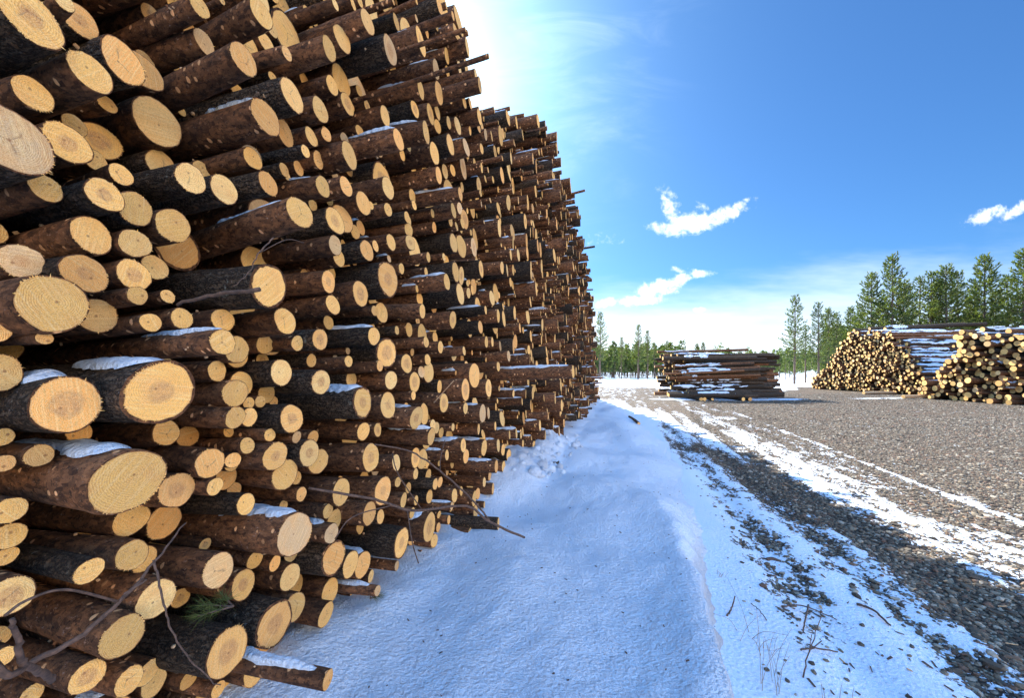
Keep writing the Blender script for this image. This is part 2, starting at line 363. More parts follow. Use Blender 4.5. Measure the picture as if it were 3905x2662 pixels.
def mat_plain(name, c1, c2, sc=30, rough=0.8, vscale=(1, 1, 1), bs=0.4):
    m, t, b = new_mat(name); p = t.scale(t.node('ShaderNodeTexCoord').outputs['Object'], vscale)
    n = t.noise(p, sc, 4, 0.6); t.put(b.inputs['Base Color'], t.mix(t.ss(n, 0.3, 0.7), c1, c2)); b.inputs['Roughness'].default_value = rough
    bump(t, b, n, bs, 0.01); return m
def mat_needles():
    m, t, b = new_mat('pine_needles')
    r = t.attr('tone'); p = t.node('ShaderNodeTexCoord').outputs['Object']
    c = t.mix(r, (0.034, 0.060, 0.016), (0.145, 0.175, 0.034)); c = t.mix(t.ss(t.noise(p, 0.9, 3, 0.5), 0.45, 0.7, 0, 0.5), c, (0.05, 0.085, 0.03))
    t.put(b.inputs['Base Color'], c); b.inputs['Roughness'].default_value = 0.6
    tr = t.node('ShaderNodeBsdfTranslucent'); t.put(tr.inputs[0], t.mix(1.0, c, (1.5, 1.6, 0.9), 'MULTIPLY'))
    mx = t.node('ShaderNodeMixShader'); mx.inputs[0].default_value = 0.35
    o = [n for n in t.n if n.type == 'OUTPUT_MATERIAL'][0]
    t.l.new(b.outputs[0], mx.inputs[1]); t.l.new(tr.outputs[0], mx.inputs[2]); t.l.new(mx.outputs[0], o.inputs[0])
    return m
BARK = mat_bark(); CUT = mat_cut(); SNOW = mat_snow(); GROUND = mat_ground(); STONE = mat_stone(); NEEDLE = mat_needles()
TRUNK = mat_plain('pine_trunk_bark', (0.055, 0.040, 0.032), (0.16, 0.095, 0.06), 14, vscale=(1, 1, 0.3))
TWIG = mat_plain('twig_bark', (0.05, 0.032, 0.025), (0.14, 0.085, 0.06), 60)
PALEWOOD = mat_plain('peeled_wood', (0.42, 0.26, 0.14), (0.62, 0.42, 0.24), 40, vscale=(1, 1, 1))
STRAW = mat_plain('dry_grass', (0.16, 0.11, 0.06), (0.34, 0.25, 0.14), 50)

# ------------------------------------------------------------------ the place: plan shapes (x to the right, y forward, metres)
FS, FD = 0.30, 1.55                                   # big pile's face: x = FS*y - FD
def edge_q(y): return np.interp(y, [-2, 1.6, 3.2, 4.65, 7, 10, 14, 19], [0.30, 0.49, 0.70, 0.80, 0.86, 0.70, 0.35, 0.1])
def snow_cover(x, y):
    """how much snow lies on the yard"""
    q = x - 0.30 * y + 0.12 * (fbm(x * 0.5, y * 0.25, 3, 3) - 0.5)
    prof = np.interp(q, [0.0, 0.95, 1.12, 1.24, 1.42, 1.55, 1.68, 1.80, 1.98, 2.10, 2.22, 2.34, 2.62, 2.74, 3.10, 3.30, 3.55, 3.9, 4.28, 4.36, 4.46, 4.6, 7, 30],
                        [1.0, 0.92, 0.62, 0.52, 0.56, 0.76, 0.74, 0.48, 0.46, 0.64, 0.60, 0.28, 0.20, 0.58, 0.58, 0.44, 0.40, 0.34, 0.22, 0.52, 0.26, 0.14, 0.08, 0.05])
    near = smooth(y, 3.4, 1.8)
    prof = prof * (1 - smooth(y, 13.0, 17.0) * smooth(q, 3, 1) * 0.75) + near * 0.34 * smooth(q, 2.6, 1.4) * smooth(q, 0.9, 1.2)
    prof = prof + smooth(y, 9, 16) * (0.10 - 0.3 * smooth(q, 1.0, 2.5)) * smooth(q, 5, 3)
    qd = np.interp(y, [1.5, 3, 4.5, 6.5, 8.5], [2.65, 2.55, 2.3, 1.9, 1.5])
    prof = prof - 0.50 * np.exp(-((q - qd - 0.06) / 0.30) ** 2) * smooth(y, 9.5, 7.5) + 0.15 * np.exp(-((q - qd - 0.80) / 0.28) ** 2) * smooth(y, 14, 8)
    n = fbm(q * 5.5, y * 1.1, 4, 11, 0.6) - 0.5
    n2 = fbm(x * 9, y * 7, 3, 23) - 0.5
    s = prof + n * 0.85 + n2 * 0.62
    s = np.where((q < 0.95) & (y < 13), np.maximum(s, prof - 0.1), s)
    # snow field behind the yard, and patches beside the stacks
    yb = np.interp(x, [-50, 0, 8, 14, 20, 26, 40], [40, 37, 34.5, 31, 27.5, 33, 36]) + 2.0 * (fbm(x * 0.4, y * 0.4, 3, 5) - 0.5)
    s = np.maximum(s, smooth(y, yb - 0.5, yb + 0.6) * 1.2)
    e = ((x - 12.0) / 4.7) ** 2 + ((y - 20.6) / 1.0) ** 2
    s = np.maximum(s, smooth(e, 1.2, 0.6) * 0.8 + 0.3 * (n + n2))
    fr = np.abs(y - (21.3 + 0.12 * (x - 22))) ; s = np.maximum(s, smooth(fr, 0.9, 0.2) * smooth(x, 17.5, 20.5) * 0.62 + 0.5 * n)
    return s
def ground_h(x, y, s):
    h = 0.015 * smooth(s, 0.42, 0.62) + 0.03 * (fbm(x * 0.6, y * 0.6, 3, 31) - 0.5)
    q = x - 0.30 * y
    for c0, wd, dp in ((1.33, 0.16, 0.035), (1.9, 0.16, 0.03), (2.45, 0.2, 0.03)): h = h - dp * np.exp(-((q - c0) / wd) ** 2) * smooth(y, 14, 9)
    yb = np.interp(x, [-50, 0, 8, 14, 20, 26, 40], [40, 37, 34.5, 31, 27.5, 33, 36])
    rid = np.exp(-((y - yb - 1.4) / 1.1) ** 2) * (0.25 + 0.75 * fbm(x * 0.7, y * 0.7, 4, 41)) * np.interp(x, [-60, 6, 9, 14, 17, 24, 40], [.4, .55, .75, .6, .25, .3, .5])
    return h + rid + smooth(y, 60, 900) * 1.0
def spaced(segs):
    o = []
    for a, b, st in segs: o.append(np.arange(a, b, st))
    return np.unique(np.round(np.concatenate(o), 4))
gx = spaced([(-900, -60, 60), (-60, -6, 4), (-6, -1, 0.5), (-1, 1.0, 0.12), (1.0, 6.5, 0.035), (6.5, 12, 0.11), (12, 40, 0.5), (40, 80, 5), (80, 1201, 80)])
gy = spaced([(-60, -4, 8), (-4, 1.2, 0.4), (1.2, 6, 0.035), (6, 14, 0.09), (14, 42, 0.3), (42, 80, 3), (80, 1501, 60)])
X, Y = np.meshgrid(gx, gy, indexing='ij'); S = snow_cover(X, Y); H = ground_h(X, Y, S)
g = G(); g.add(np.stack([X, Y, H], -1).reshape(-1, 3), grid_quads(len(gx), len(gy)), snow=S.ravel())
meta(g.obj('ground', [GROUND]), kind='structure')

# snow bank between the pile and the yard
def bank_edge(y): return 0.30 * y + edge_q(y) + 0.16 * (fbm(y * 1.3, y * 0 + 3, 3, 51) - 0.5) + 0.05 * (fbm(y * 7, y * 0 + 9, 2, 53) - 0.5)
def bank_h(x, y):
    top = np.interp(y, [-3, 2, 5, 8, 11, 15, 20], [0.22, 0.25, 0.25, 0.22, 0.16, 0.10, 0.05])
    d = bank_edge(y) - x                               # distance inwards from the drop
    soft = np.interp(y, [1, 2.6, 3.6, 5, 8], [0.05, 0.09, 0.35, 0.7, 0.9])
    k = smooth(d, -soft * 0.5, soft)
    n = (fbm(x * 0.95, y * 0.75, 2, 61) - 0.5) * 0.24 + (fbm(x * 4, y * 3, 3, 67) - 0.5) * 0.045 + (fbm(x * 14, y * 12, 3, 68) - 0.5) * 0.010
    ridg = 0.045 * np.sin((y * 2.6 + x * 1.3 + 3 * fbm(x, y, 2, 71))) * smooth(y, 2.6, 4.5) * smooth(y, 11, 7)
    base = smooth(x - (FS * y - FD), 0.65, -0.1) * 0.10 * (0.3 + fbm(x * 2.3, y * 2.3, 3, 73))
    crumb = smooth(x - (FS * y - FD), 0.62, 0.2) * smooth(y, 4.2, 5.0) * smooth(y, 8.5, 6.8) * (0.10 + 0.16 * fbm(x * 9, y * 9, 3, 79))
    lip = 0.02 * np.exp(-((d - 0.16) / 0.13) ** 2) * smooth(y, 6, 4)
    return -0.03 + k * (top + 0.03 + n + ridg + lip) + base + crumb
ys = spaced([(-3, 1.0, 0.1), (1.0, 5, 0.03), (5, 9, 0.05), (9, 19.5, 0.1)])
ts = np.linspace(0, 1, 130) ** 0.9
Yb, Tb = np.meshgrid(ys, ts, indexing='ij'); x0 = FS * Yb - FD - 1.0; x1 = bank_edge(Yb) + 0.35
Xb = x0 + (x1 - x0) * Tb; Zb = bank_h(Xb, Yb)
dd = bank_edge(Yb) - Xb
dirt = smooth(dd, 0.10, 0.02) * smooth(dd, -0.15, -0.03) * smooth(Yb, 4.2, 2.6) * 0.9 + smooth(Xb - (FS * Yb - FD), 0.6, 0.1) * smooth(Yb, 4.0, 5.0) * 0.8 + 0.04
Xb = Xb + smooth(dd, 0.08, 0.0) * smooth(dd, -0.1, 0.0) * 0.05 * (fbm(Yb * 22, Zb * 60, 3, 83) - 0.5) * 2
g = G(); g.add(np.stack([Xb, Yb, Zb], -1).reshape(-1, 3), grid_quads(len(ys), len(ts)), dirt=dirt.ravel())
bk = g.obj('snow_bank', [SNOW]); meta(bk, kind='structure')
def surf_h(x, y):
    x = np.asarray(x, float); y = np.asarray(y, float)
    a = ground_h(x, y, snow_cover(x, y)); b = bank_h(x, y)
    return np.where((x < bank_edge(y) + 0.3) & (y < 19), np.maximum(a, b), a)

# ------------------------------------------------------------------ logs
def log_geo(r, L, seg, xs, seed, rnd3, bt=0.0, fringe=0, taper=0.006, bend=0.02, cutrings=(0.3, 0.65, 0.9), back=False, skew=0.0):
    """returns (bark G, cut G); axis +X points out of the pile, the sawn end lies at x=0"""
    q = np.random.default_rng(seed); th = np.arange(seg) * 2 * math.pi / seg
    ph = q.uniform(0, 6.28, 6); off = q.uniform(-40, 40, 3)
    e2, e3, e5 = q.uniform(0.01, 0.055), q.uniform(0.005, 0.03), q.uniform(0.0, 0.018)
    prof = 1 + e2 * np.cos(2 * th + ph[0]) + e3 * np.cos(3 * th + ph[1]) + e5 * np.cos(5 * th + ph[2])
    xs = np.asarray(xs, float); n = len(xs)
    ty, tz = q.normal(0, 0.045, 2); ty -= skew
    wh = q.uniform(0.25, 0.4); wo = q.uniform(0, wh)
    whorl = 1 + 0.035 * np.exp(-(((np.abs(xs) + wo) % wh - wh / 2) / 0.025) ** 2)
    rad = r * prof[None, :] * (1 - taper * xs[:, None] / max(r, .03) * 0.1) * whorl[:, None]
    rad = rad * (1 + (0.018 if seg > 12 else 0.0) * (vnoise(th[None, :] * 3.2 + ph[3] * 9, xs[:, None] * 9 + ph[4] * 9, seed % 97) - 0.5) * 2)
    Yc = bend * (xs / L) ** 2 * math.cos(ph[5]); Zc = bend * (xs / L) ** 2 * math.sin(ph[5])
    yy = rad * np.cos(th); zz = rad * np.sin(th)
    xx = np.repeat(xs[:, None], seg, 1) + (ty * yy + tz * zz) * np.exp(xs[:, None] / 0.06)
    V = np.stack([xx, yy + Yc[:, None], zz + Zc[:, None]], -1).reshape(-1, 3)
    Q = grid_quads(n, seg, True)
    gb = G(); lpv = V + off
    R3 = np.tile(rnd3, (len(V), 1))
    gb.add(V, Q, None, 0, lp=lpv, rnd=R3)
    rim = V[:seg]; ctr = np.array([0, 0, 0.0]); inner = ctr + (rim - ctr) * (1 - bt / r)
    if bt > 0:
        q2 = np.random.default_rng(seed + 5); jit = 1 + (q2.uniform(-1, 1, seg) * bt * 0.35 / r)[:, None]
        inner = ctr + (inner - ctr) * jit
        gb.add(np.concatenate([rim, inner]), grid_quads(2, seg, True), None, 0, lp=np.concatenate([rim, inner]) * 1.0 + off, rnd=np.tile((rnd3[0] * 0.6, 0.3, rnd3[2]), (2 * seg, 1)))
    if back:                                           # plain far end
        k = (n - 1) * seg; c = V[k:].mean(0)
        gb.add(np.concatenate([V[k:], [c]]), None, [(seg, (j + 1) % seg, j) for j in range(seg)], 1, lp=np.concatenate([V[k:], [c]]) + off, rnd=np.tile(rnd3, (seg + 1, 1)))
    gc = G(); lv = [ctr[None, :]]; dv = [np.zeros(1)]
    fx = 0.0015
    for f in cutrings:
        lv.append(ctr + (inner - ctr) * f); dv.append(np.full(seg, f))
    lv.append(inner); dv.append(np.ones(seg))
    CV = np.concatenate(lv); CV[:, 0] += fx; q.normal(0, 1, 3)
    T = [(0, 1 + j, 1 + (j + 1) % seg) for j in range(seg)]
    Qc = (grid_quads(len(cutrings) + 1, seg, True) + 1)[:, ::-1] if len(cutrings) else np.zeros((0, 4), int)
    gc.add(CV, Qc, T, 0, lp=CV + off, rnd=np.tile(rnd3, (len(CV), 1)), disc=np.concatenate(dv), oc=CV * np.array([0, 1, 1]))
    if fringe:
        fv = []; ft = []
        arcs = q.uniform(0, 2 * math.pi, 2)
        for _ in range(fringe):
            a = arcs[q.integers(0, 2)] + q.normal(0, 0.38) if q.random() < 0.86 else q.uniform(0, 6.283)
            j = a / (2 * math.pi) * seg % seg; j0 = int(j); fr = j - j0
            p = inner[j0 % seg] * (1 - fr) + inner[(j0 + 1) % seg] * fr
            nrm = p / (np.linalg.norm(p) + 1e-9); tg = np.array([0, -nrm[2], nrm[1]])
            ln = q.uniform(0.001, 0.0048) * (2.2 if q.random() < 0.12 else 1) * min(1.3, r / 0.07); wd = q.uniform(0.0006, 0.0022)
            tip = p + nrm * ln + tg * q.normal(0, 0.3) * ln + np.array([q.uniform(-0.2, 0.9) * ln, 0, 0])
            b0 = p * 0.985 + np.array([fx, 0, 0]); k = len(fv); fv += [b0 - tg * wd, b0 + tg * wd, tip]; ft.append((k, k + 1, k + 2))
        fv = np.array(fv)
        gc.add(fv, None, ft, 0, lp=fv + off, rnd=np.tile((min(1, rnd3[0] + .3), 0.0, 0.2), (len(fv), 1)), disc=np.full(len(fv), 0.5), oc=np.tile((0, 0.03, 0), (len(fv), 1)))
    return gb, gc
def cap_geo(r, x_from, x_to, amax, hmax, seed, nx=16, na=9, lean=0.0, patchy=False):
    """snow lying along the top of a log, local coordinates as in log_geo"""
    q = np.random.default_rng(seed)
    xs = np.linspace(x_from, x_to, nx); al = np.linspace(-1, 1, na)
    A, Xx = np.meshgrid(al, xs)
    ends = np.clip(np.minimum(Xx - x_from if x_to > x_from else x_from - Xx, 0), 0, 0)
    tt = (Xx - x_from) / (x_to - x_from); e = np.clip(np.minimum(tt, 1 - tt) / 0.16, 0, 1) ** 0.5
    nn = vnoise(Xx * 14 + seed * 3.1, A * 1.6 + 50, seed % 89); n2 = vnoise(Xx * 45 + seed, A * 4, 5 + seed % 31)
    ang = A * amax * (0.35 + 0.55 * vnoise(Xx * 11 + seed, np.sign(A) * 7, 3) + 0.35 * vnoise(Xx * 48 + seed, np.sign(A) * 9, 4)) * (0.35 + 0.65 * e) + lean
    hh = hmax * e * np.clip(1 - A ** 2, 0, 1) ** 0.5 * (0.45 + 0.75 * nn + 0.25 * n2)
    rr = r * (0.985 + 0.0 * A) + hh
    if patchy:
        pm = smooth(vnoise(Xx * 1.9 + seed * 1.7, A * 1.1 + 3, 13 + seed % 41), 0.36, 0.52); rr = r * 0.985 + hh * pm - (1 - pm) * 0.03
    V = np.stack([Xx, rr * np.sin(ang), rr * np.cos(ang)], -1).reshape(-1, 3)
    g = G(); g.add(V, grid_quads(nx, na), dirt=0.05)
    return g
def frame(pos, d):
    x = Vector(d).normalized(); z = Vector((0, 0, 1)); y = z.cross(x).normalized(); z = x.cross(y)
    M = Matrix((x, y, z)).transposed().to_4x4(); M.translation = Vector(pos); return M
def dir_az(az, tilt=0.0): return (math.sin(R(az)) * math.cos(R(tilt)), math.cos(R(az)) * math.cos(R(tilt)), math.sin(R(tilt)))
LAZ = 106.5
AX = np.array([math.sin(R(LAZ)), math.cos(R(LAZ))]); CX = np.array([math.sin(R(LAZ - 90)), math.cos(R(LAZ - 90))])
NA = AX[0] - FS * AX[1]
def pix_to_face(px, py, w):
    a = (px - 512) / F; t = (FD - NA * w) / (FS - a)
    return a * t, t, EYE + (HY - py) / F * t
# ends traced on the photograph: (x, y, half height, protrusion in dm, flags)  s snow on top, g grey bark, r red bark, k stained heart
TR = {}
TR[(0, 0, 1.76)] = '''205,112,228,1,gk;430,12,78,.5,;560,170,140,-1,k;815,400,172,-.5,;610,490,160,.5,;220,630,132,0,;715,690,68,-2,;455,965,145,0,k;58,935,256,1,;
670,950,140,-3,k;812,1175,80,0,;305,1265,100,0,;705,1312,118,.5,gk;912,1405,118,0,;1280,1200,112,.5,;1378,1140,70,-2,;1505,1275,110,0,;1370,285,100,-1,;1635,400,122,1.5,r;1340,45,88,0,;1490,8,30,-1,;
1215,745,40,-4,;1600,625,62,-3,;1690,1060,92,-1,;640,1080,80,-2,'''
TR[(0, 800, 1.76)] = '''615,175,128,0,;905,230,100,0,;1155,105,120,0,;150,355,116,0,k;565,430,138,.5,gk;900,440,105,0,k;1040,390,88,-1,;330,655,200,1,r;665,705,115,-.5,;905,595,64,.5,;1125,585,48,0,;1000,757,66,.5,;
1220,732,75,0,;1500,727,84,0,;1495,892,90,2.5,sr;28,775,82,.3,;1600,1005,94,-1,;1515,1080,70,0,;435,1300,188,1,gks;1080,1230,214,1.5,gks;1595,1195,90,-.5,;1700,1270,42,0,;1288,1305,58,-1.5,;8,1115,122,0,;
1613,1405,65,.5,;1115,1500,90,-1,;1228,1530,78,-1.8,;530,1500,75,-1.5,;15,1530,62,0,;1530,1498,40,-1,;300,822,44,.8,r'''
TR[(0, 1700, 1.646)] = '''810,225,206,1.8,sr;1130,290,114,0,k;245,65,74,0,;20,115,58,0,;832,455,110,-1,;1030,480,112,-2,;1350,80,95,.3,;1505,105,48,-.5,;1425,180,75,-1.2,;1495,245,50,-1.5,;1290,240,60,.5,;1545,365,72,.5,;
1760,120,100,.5,r;1950,85,86,.3,;1860,205,44,0,;2140,295,90,.8,r;1890,310,48,.2,;1780,375,36,-.6,;2060,410,48,.6,;2110,465,75,-.5,;60,410,90,.3,;60,575,88,-.3,;38,690,65,-.5,;858,660,104,.5,;895,725,88,-1,;
560,790,84,1,g;60,950,138,0,k;1850,560,144,1.8,sr;2080,555,68,1,s;1908,680,66,-1,;1600,720,64,-.4,;1725,742,54,0,;1370,785,120,.5,r;2080,710,120,.5,;2230,745,92,.3,s;1520,885,98,0,k;1820,828,90,.2,;980,960,134,.3,;
1140,950,66,-2.5,k;1850,1015,100,.2,;2072,915,86,-.6,;2045,1065,86,.2,;765,1210,153,.8,;1430,1295,172,1.2,gk;1697,1170,164,1,gk;2125,1320,66,4.5,s;530,1480,124,.5,k;810,1480,108,.3,;925,1430,92,-1,;965,1495,100,-2,;
1600,1465,96,0,;1440,1440,68,-1.5,;1350,1530,62,-.5,;2255,520,36,-.5,;20,1330,70,-.5,;250,1500,80,-1,;1200,1480,70,-1.5,'''
TR[(900, 0, 1.76)] = '''170,92,122,.5,;200,285,85,-1.5,;340,360,58,1,;665,30,48,.5,r;785,30,48,.3,;830,8,48,-.5,;625,330,95,1,;715,260,112,0,;880,152,98,1.2,;1075,150,65,.5,;1035,340,114,1.5,gk;1240,280,105,2,sk;245,520,44,-2,;
380,650,127,.8,;645,575,75,-1,;748,700,88,-1,k;565,740,98,.3,;200,790,130,1.2,sr;325,890,100,-.5,;95,1070,85,0,;465,1018,46,1,g;505,920,72,0,;605,905,52,.3,;545,1090,70,-.3,;460,1110,55,-1,;320,1140,50,0,;350,1200,30,-.5,;
650,1170,45,-1,;755,1055,104,.8,r;1000,780,75,0,;1200,735,65,.5,k;1240,605,70,1,s;1305,755,80,.3,k;1362,790,60,0,;1090,940,84,1.5,sr;1115,1040,45,-.5,;1275,890,84,1.5,s;1332,1032,85,.8,;215,1235,86,.5,;580,1250,78,1.2,s;
615,1335,42,-1,;755,1270,70,.8,;840,1375,86,.5,;905,1382,30,0,;1020,1265,80,.5,r;1265,1100,42,-2,;1360,1180,62,1,;1392,1135,55,-.5,;428,1430,112,2.2,sr;515,1380,42,-1,;665,1485,98,1,gk;725,1460,98,-.2,;800,1560,52,-1,;
1020,1410,48,.5,;1195,1380,34,0,;1505,1305,50,2.5,s;1150,1470,42,.2,;1155,1540,50,0,;1320,1435,32,-.5,;1330,1530,40,-.5,;1345,480,72,1.2,s;1418,510,60,.5,;1360,628,88,1,;1425,640,60,.2,;1345,170,42,.8,;1280,220,45,.2,;
1210,125,32,0,;1055,12,28,1,;1210,10,25,.5,;1365,40,70,1.5,g;1422,812,50,.5,;1482,842,66,.8,;1437,965,84,.8,;1545,992,70,1.5,s;1362,870,54,0,;1480,210,60,2,s;1425,225,72,1,;1455,290,60,.5,;1420,370,62,1,s;1500,340,66,1.5,;
1557,318,70,2.5,;1500,455,80,1,;1695,378,21,7.5,;1600,540,66,2,s;1530,668,45,.8,;1515,580,40,.5,;1578,735,40,.8,s;1630,770,62,1.5,;1570,865,34,.5,s;1628,855,42,.8,;1675,905,42,1,;1715,915,38,1,;1648,1000,40,.8,;1465,1432,54,1,;
1430,1470,35,.3,;1500,1400,42,.2,;1480,1522,32,.5,;1520,1500,36,0,;1455,108,36,4,;1540,200,20,5.5,;1640,600,58,4,k;1615,490,50,3.2,'''
TR[(900, 900, 1.76)] = '''665,65,68,1,r;690,150,64,-.3,;878,100,75,.5,;935,70,42,0,;1040,45,58,.3,;1170,45,58,.3,k;220,350,150,2,gr;620,310,80,.5,k;835,390,88,.8,k;1022,295,124,1,gk;1110,222,38,0,;1290,145,35,1,;1275,245,32,-.5,;
1415,315,58,1.5,sr;1395,145,28,0,;1460,50,70,.5,;1512,72,80,.3,;1595,80,65,.6,k;650,465,67,.5,;912,430,44,-1,;930,505,38,.5,;988,540,72,.2,;1250,508,52,1,r;1475,245,75,.8,;1505,392,78,1,;1512,270,66,-.2,k;1645,225,62,.8,k;
1785,215,45,.5,;1820,235,48,.6,;1860,230,38,.5,;1980,235,68,1.5,;1232,420,46,-1,;620,585,52,-1,;330,575,92,1.2,r;900,580,36,-1,;925,675,65,1.5,s;1068,625,32,.5,;1455,565,62,1,k;1560,385,38,0,;1585,365,36,-.3,;
2015,360,48,2,s;1675,500,32,1.5,s;1718,420,50,.5,;1760,540,48,.5,;1797,560,58,.6,;1870,520,50,.8,;215,735,65,-.5,;385,725,55,.5,;555,700,72,1,gk;1275,715,38,1,;1372,750,45,.5,;1530,775,32,1,;1640,615,48,.8,g;1680,715,40,.3,;
1720,715,34,.2,;1862,745,52,.8,;1830,810,40,1,;12,832,94,.5,;245,900,92,.5,;505,840,46,0,;755,845,42,.5,;750,775,24,-.5,;1010,790,104,1,k;970,885,38,1.2,;1145,860,70,1,k;1245,900,42,-.2,;1285,850,42,.3,;1198,985,74,.5,k;
1030,970,68,1,;785,960,60,-1,;570,985,86,1.2,gk;205,1060,68,-1,;115,1095,42,0,;20,1020,92,.5,;250,1112,38,-1.5,;850,1120,105,1.5,sgk;1020,1140,92,.8,k;1210,1225,80,1.2,sk;1262,1200,74,0,;1190,1075,32,.8,;1365,1015,46,-.5,;
1395,1125,66,.8,k;1540,1035,76,1,k;1600,940,88,.8,;1695,1025,62,1,k;1540,1160,42,1,s;1655,1195,65,1.5,s;360,1255,98,1,gk;855,1315,65,.8,r;950,1305,50,.6,k;1310,1350,58,2,sr;1320,1270,38,.3,;1345,1290,42,-.2,;1385,1310,36,-.5,;
1445,1305,28,.3,;1628,1300,40,.8,k;1655,1330,28,.2,;515,1360,56,-.6,;70,1405,55,.5,;245,1390,46,.5,;425,1410,42,.5,;290,1520,100,.8,k;495,1490,94,.8,k;905,1490,100,1.2,k;1075,1525,60,.8,;1230,1500,74,.2,;1415,1475,38,1.2,s;
1525,1410,52,1.2,sk;1665,1425,58,1.2,s;1760,1410,46,.8,s;1792,1440,40,.4,;1830,1475,46,.6,;1747,1550,45,2.8,s;1798,1560,40,.6,;1932,1500,42,.8,;1925,1400,30,.5,;20,1230,76,.8,;20,1520,56,.3,;1920,1115,28,1.5,s;1978,1135,38,1,;
2040,1275,38,1.5,s;2005,1440,48,.8,;1995,1540,48,.6,;1882,1330,38,1,s;1836,1340,32,.5,;1740,1280,32,.6,;1785,1230,56,.6,;1862,1062,28,1.2,s;1945,1065,34,1.2,s;1905,620,34,.5,;1975,440,42,.8,;1890,130,44,1.4,s;1850,130,40,.8,;
2085,160,34,1.4,;2075,520,40,1,s;2055,250,40,.8,;2050,700,36,1.2,s;1965,770,36,.6,;1970,840,44,1.5,s;1760,880,36,.8,;2095,1340,40,1.4,s;2262,915,46,9,sr'''
TR[(1300, 1500, 1.363)] = '''215,515,80,.8,k;145,625,68,.8,;205,645,40,.4,;325,560,45,.5,;295,465,28,.3,;350,495,30,-.4,;390,560,28,.2,;370,625,30,.4,;490,475,30,.5,;515,465,30,-.3,;460,540,38,0,;100,710,28,-.8,;460,700,78,1.2,ks;
485,770,38,.2,;506,700,28,0,;510,635,22,-.5,;315,780,86,1.5,gk;290,900,28,.6,;72,890,76,.5,;155,955,38,-.2,;190,1030,32,1.5,s;680,725,52,1.6,;815,715,34,4,;700,620,40,1,;711,525,32,.2,;690,545,45,1,;590,535,38,.6,;630,520,26,0,;
575,590,25,1.5,s;745,465,28,1,;390,410,30,.6,;405,345,56,.5,k;880,490,36,1.5,;945,410,38,1,;1095,430,40,4,sr;1135,378,26,5.5,sg;855,420,35,.6,;928,480,22,1.5,;972,470,17,2.5,;745,582,18,1,;1078,300,36,2.5,;1062,230,34,2,;
1010,300,40,1,;1000,350,36,.6,;1135,200,26,2.6,s;1140,100,26,2.6,s;1225,130,17,3.5,s;1285,95,18,4.5,s;1290,40,13,3.5,s;1185,50,28,1.5,s;560,660,26,.2,;620,700,24,.3,;790,500,30,.6,;650,330,40,.4,'''
logs = []                                             # dict s,h (cross section), w, r, px, py, rpx, flags
for (ox, oy, sc), txt in TR.items():
    for it in txt.replace('\n', '').split(';'):
        if not it.strip(): continue
        a, b, ry, wdm, fl = it.split(',')
        a, b, ry, wv = float(a), float(b), float(ry), float(wdm) * 0.1
        k = 1024 / 3905
        px, py, rp = (ox + a / sc) * k, (oy + b / sc) * k, ry / sc * k
        x, y, z = pix_to_face(px, py, wv)
        r = rp * y / F / math.sqrt(1 + (0.96 * (HY - py) / F) ** 2)
        P = np.array([x, y]); logs.append(dict(s=float(P @ CX), h=z, r=min(r, 0.2) * 0.985, w=float(P @ AX), px=px, py=py, rp=rp, fl=fl, tr=True))
# ease traced circles apart where they overlap
for _ in range(60):
    for i in range(len(logs)):
        A = logs[i]
        for j in range(i + 1, len(logs)):
            B = logs[j]; ds = B['s'] - A['s']; dh = B['h'] - A['h']; m = (A['r'] + B['r']) * 0.985
            if abs(ds) < m and abs(dh) < m:
                d = math.hypot(ds, dh) + 1e-6
                if d < m:
                    f = (m - d) * 0.25 / d; wa = B['r'] / (A['r'] + B['r'])
                    A['s'] -= ds * f * wa * 2; A['h'] -= dh * f * wa * 2; B['s'] += ds * f * (1 - wa) * 2; B['h'] += dh * f * (1 - wa) * 2
# drop duplicates that stay jammed into a bigger one
keep = []
for a in sorted(logs, key=lambda t: -t['rp']):
    if all(math.hypot(a['s'] - b['s'], a['h'] - b['h']) > 0.80 * (a['r'] + b['r']) for b in keep): keep.append(a)
logs = keep
def s_to_y(s, w=0.0):
    """depth y of the face at cross position s"""
    # point on face: x=FS*y-FD ; s = x*CX0 + y*CX1
    return (s + FD * CX[0]) / (FS * CX[0] + CX[1])
def face_w(s): y = s_to_y(s); return (FS * y - FD) * AX[0] + y * AX[1]
def top_h(y): return np.interp(y, [-4, 3.95, 4.15, 5.2, 6, 7, 9, 14.7, 16.4, 18.9, 19.3], [5.45, 5.45, 4.75, 5.4, 5.85, 6.2, 6.2, 5.5, 4.0, 0.6, 0.0])
arr = np.array([(l['s'], l['h'], l['r']) for l in logs])
S0, S1 = -2.9, 19.9
cap = 9000; P = np.zeros((cap, 3)); P[:len(arr)] = arr; n = len(arr)
cell = 0.3
from collections import defaultdict
bins = defaultdict(list)
for i in range(n): bins[(int(P[i, 0] // cell), int(P[i, 1] // cell))].append(i)
def free(s, h, r, gap):
    ci, cj = int(s // cell), int(h // cell)
    for a in (ci - 1, ci, ci + 1):
        for b in (cj - 1, cj, cj + 1):
            for i in bins.get((a, b), ()):
                if (P[i, 0] - s) ** 2 + (P[i, 1] - h) ** 2 < (P[i, 2] + r - gap) ** 2: return False
    return True
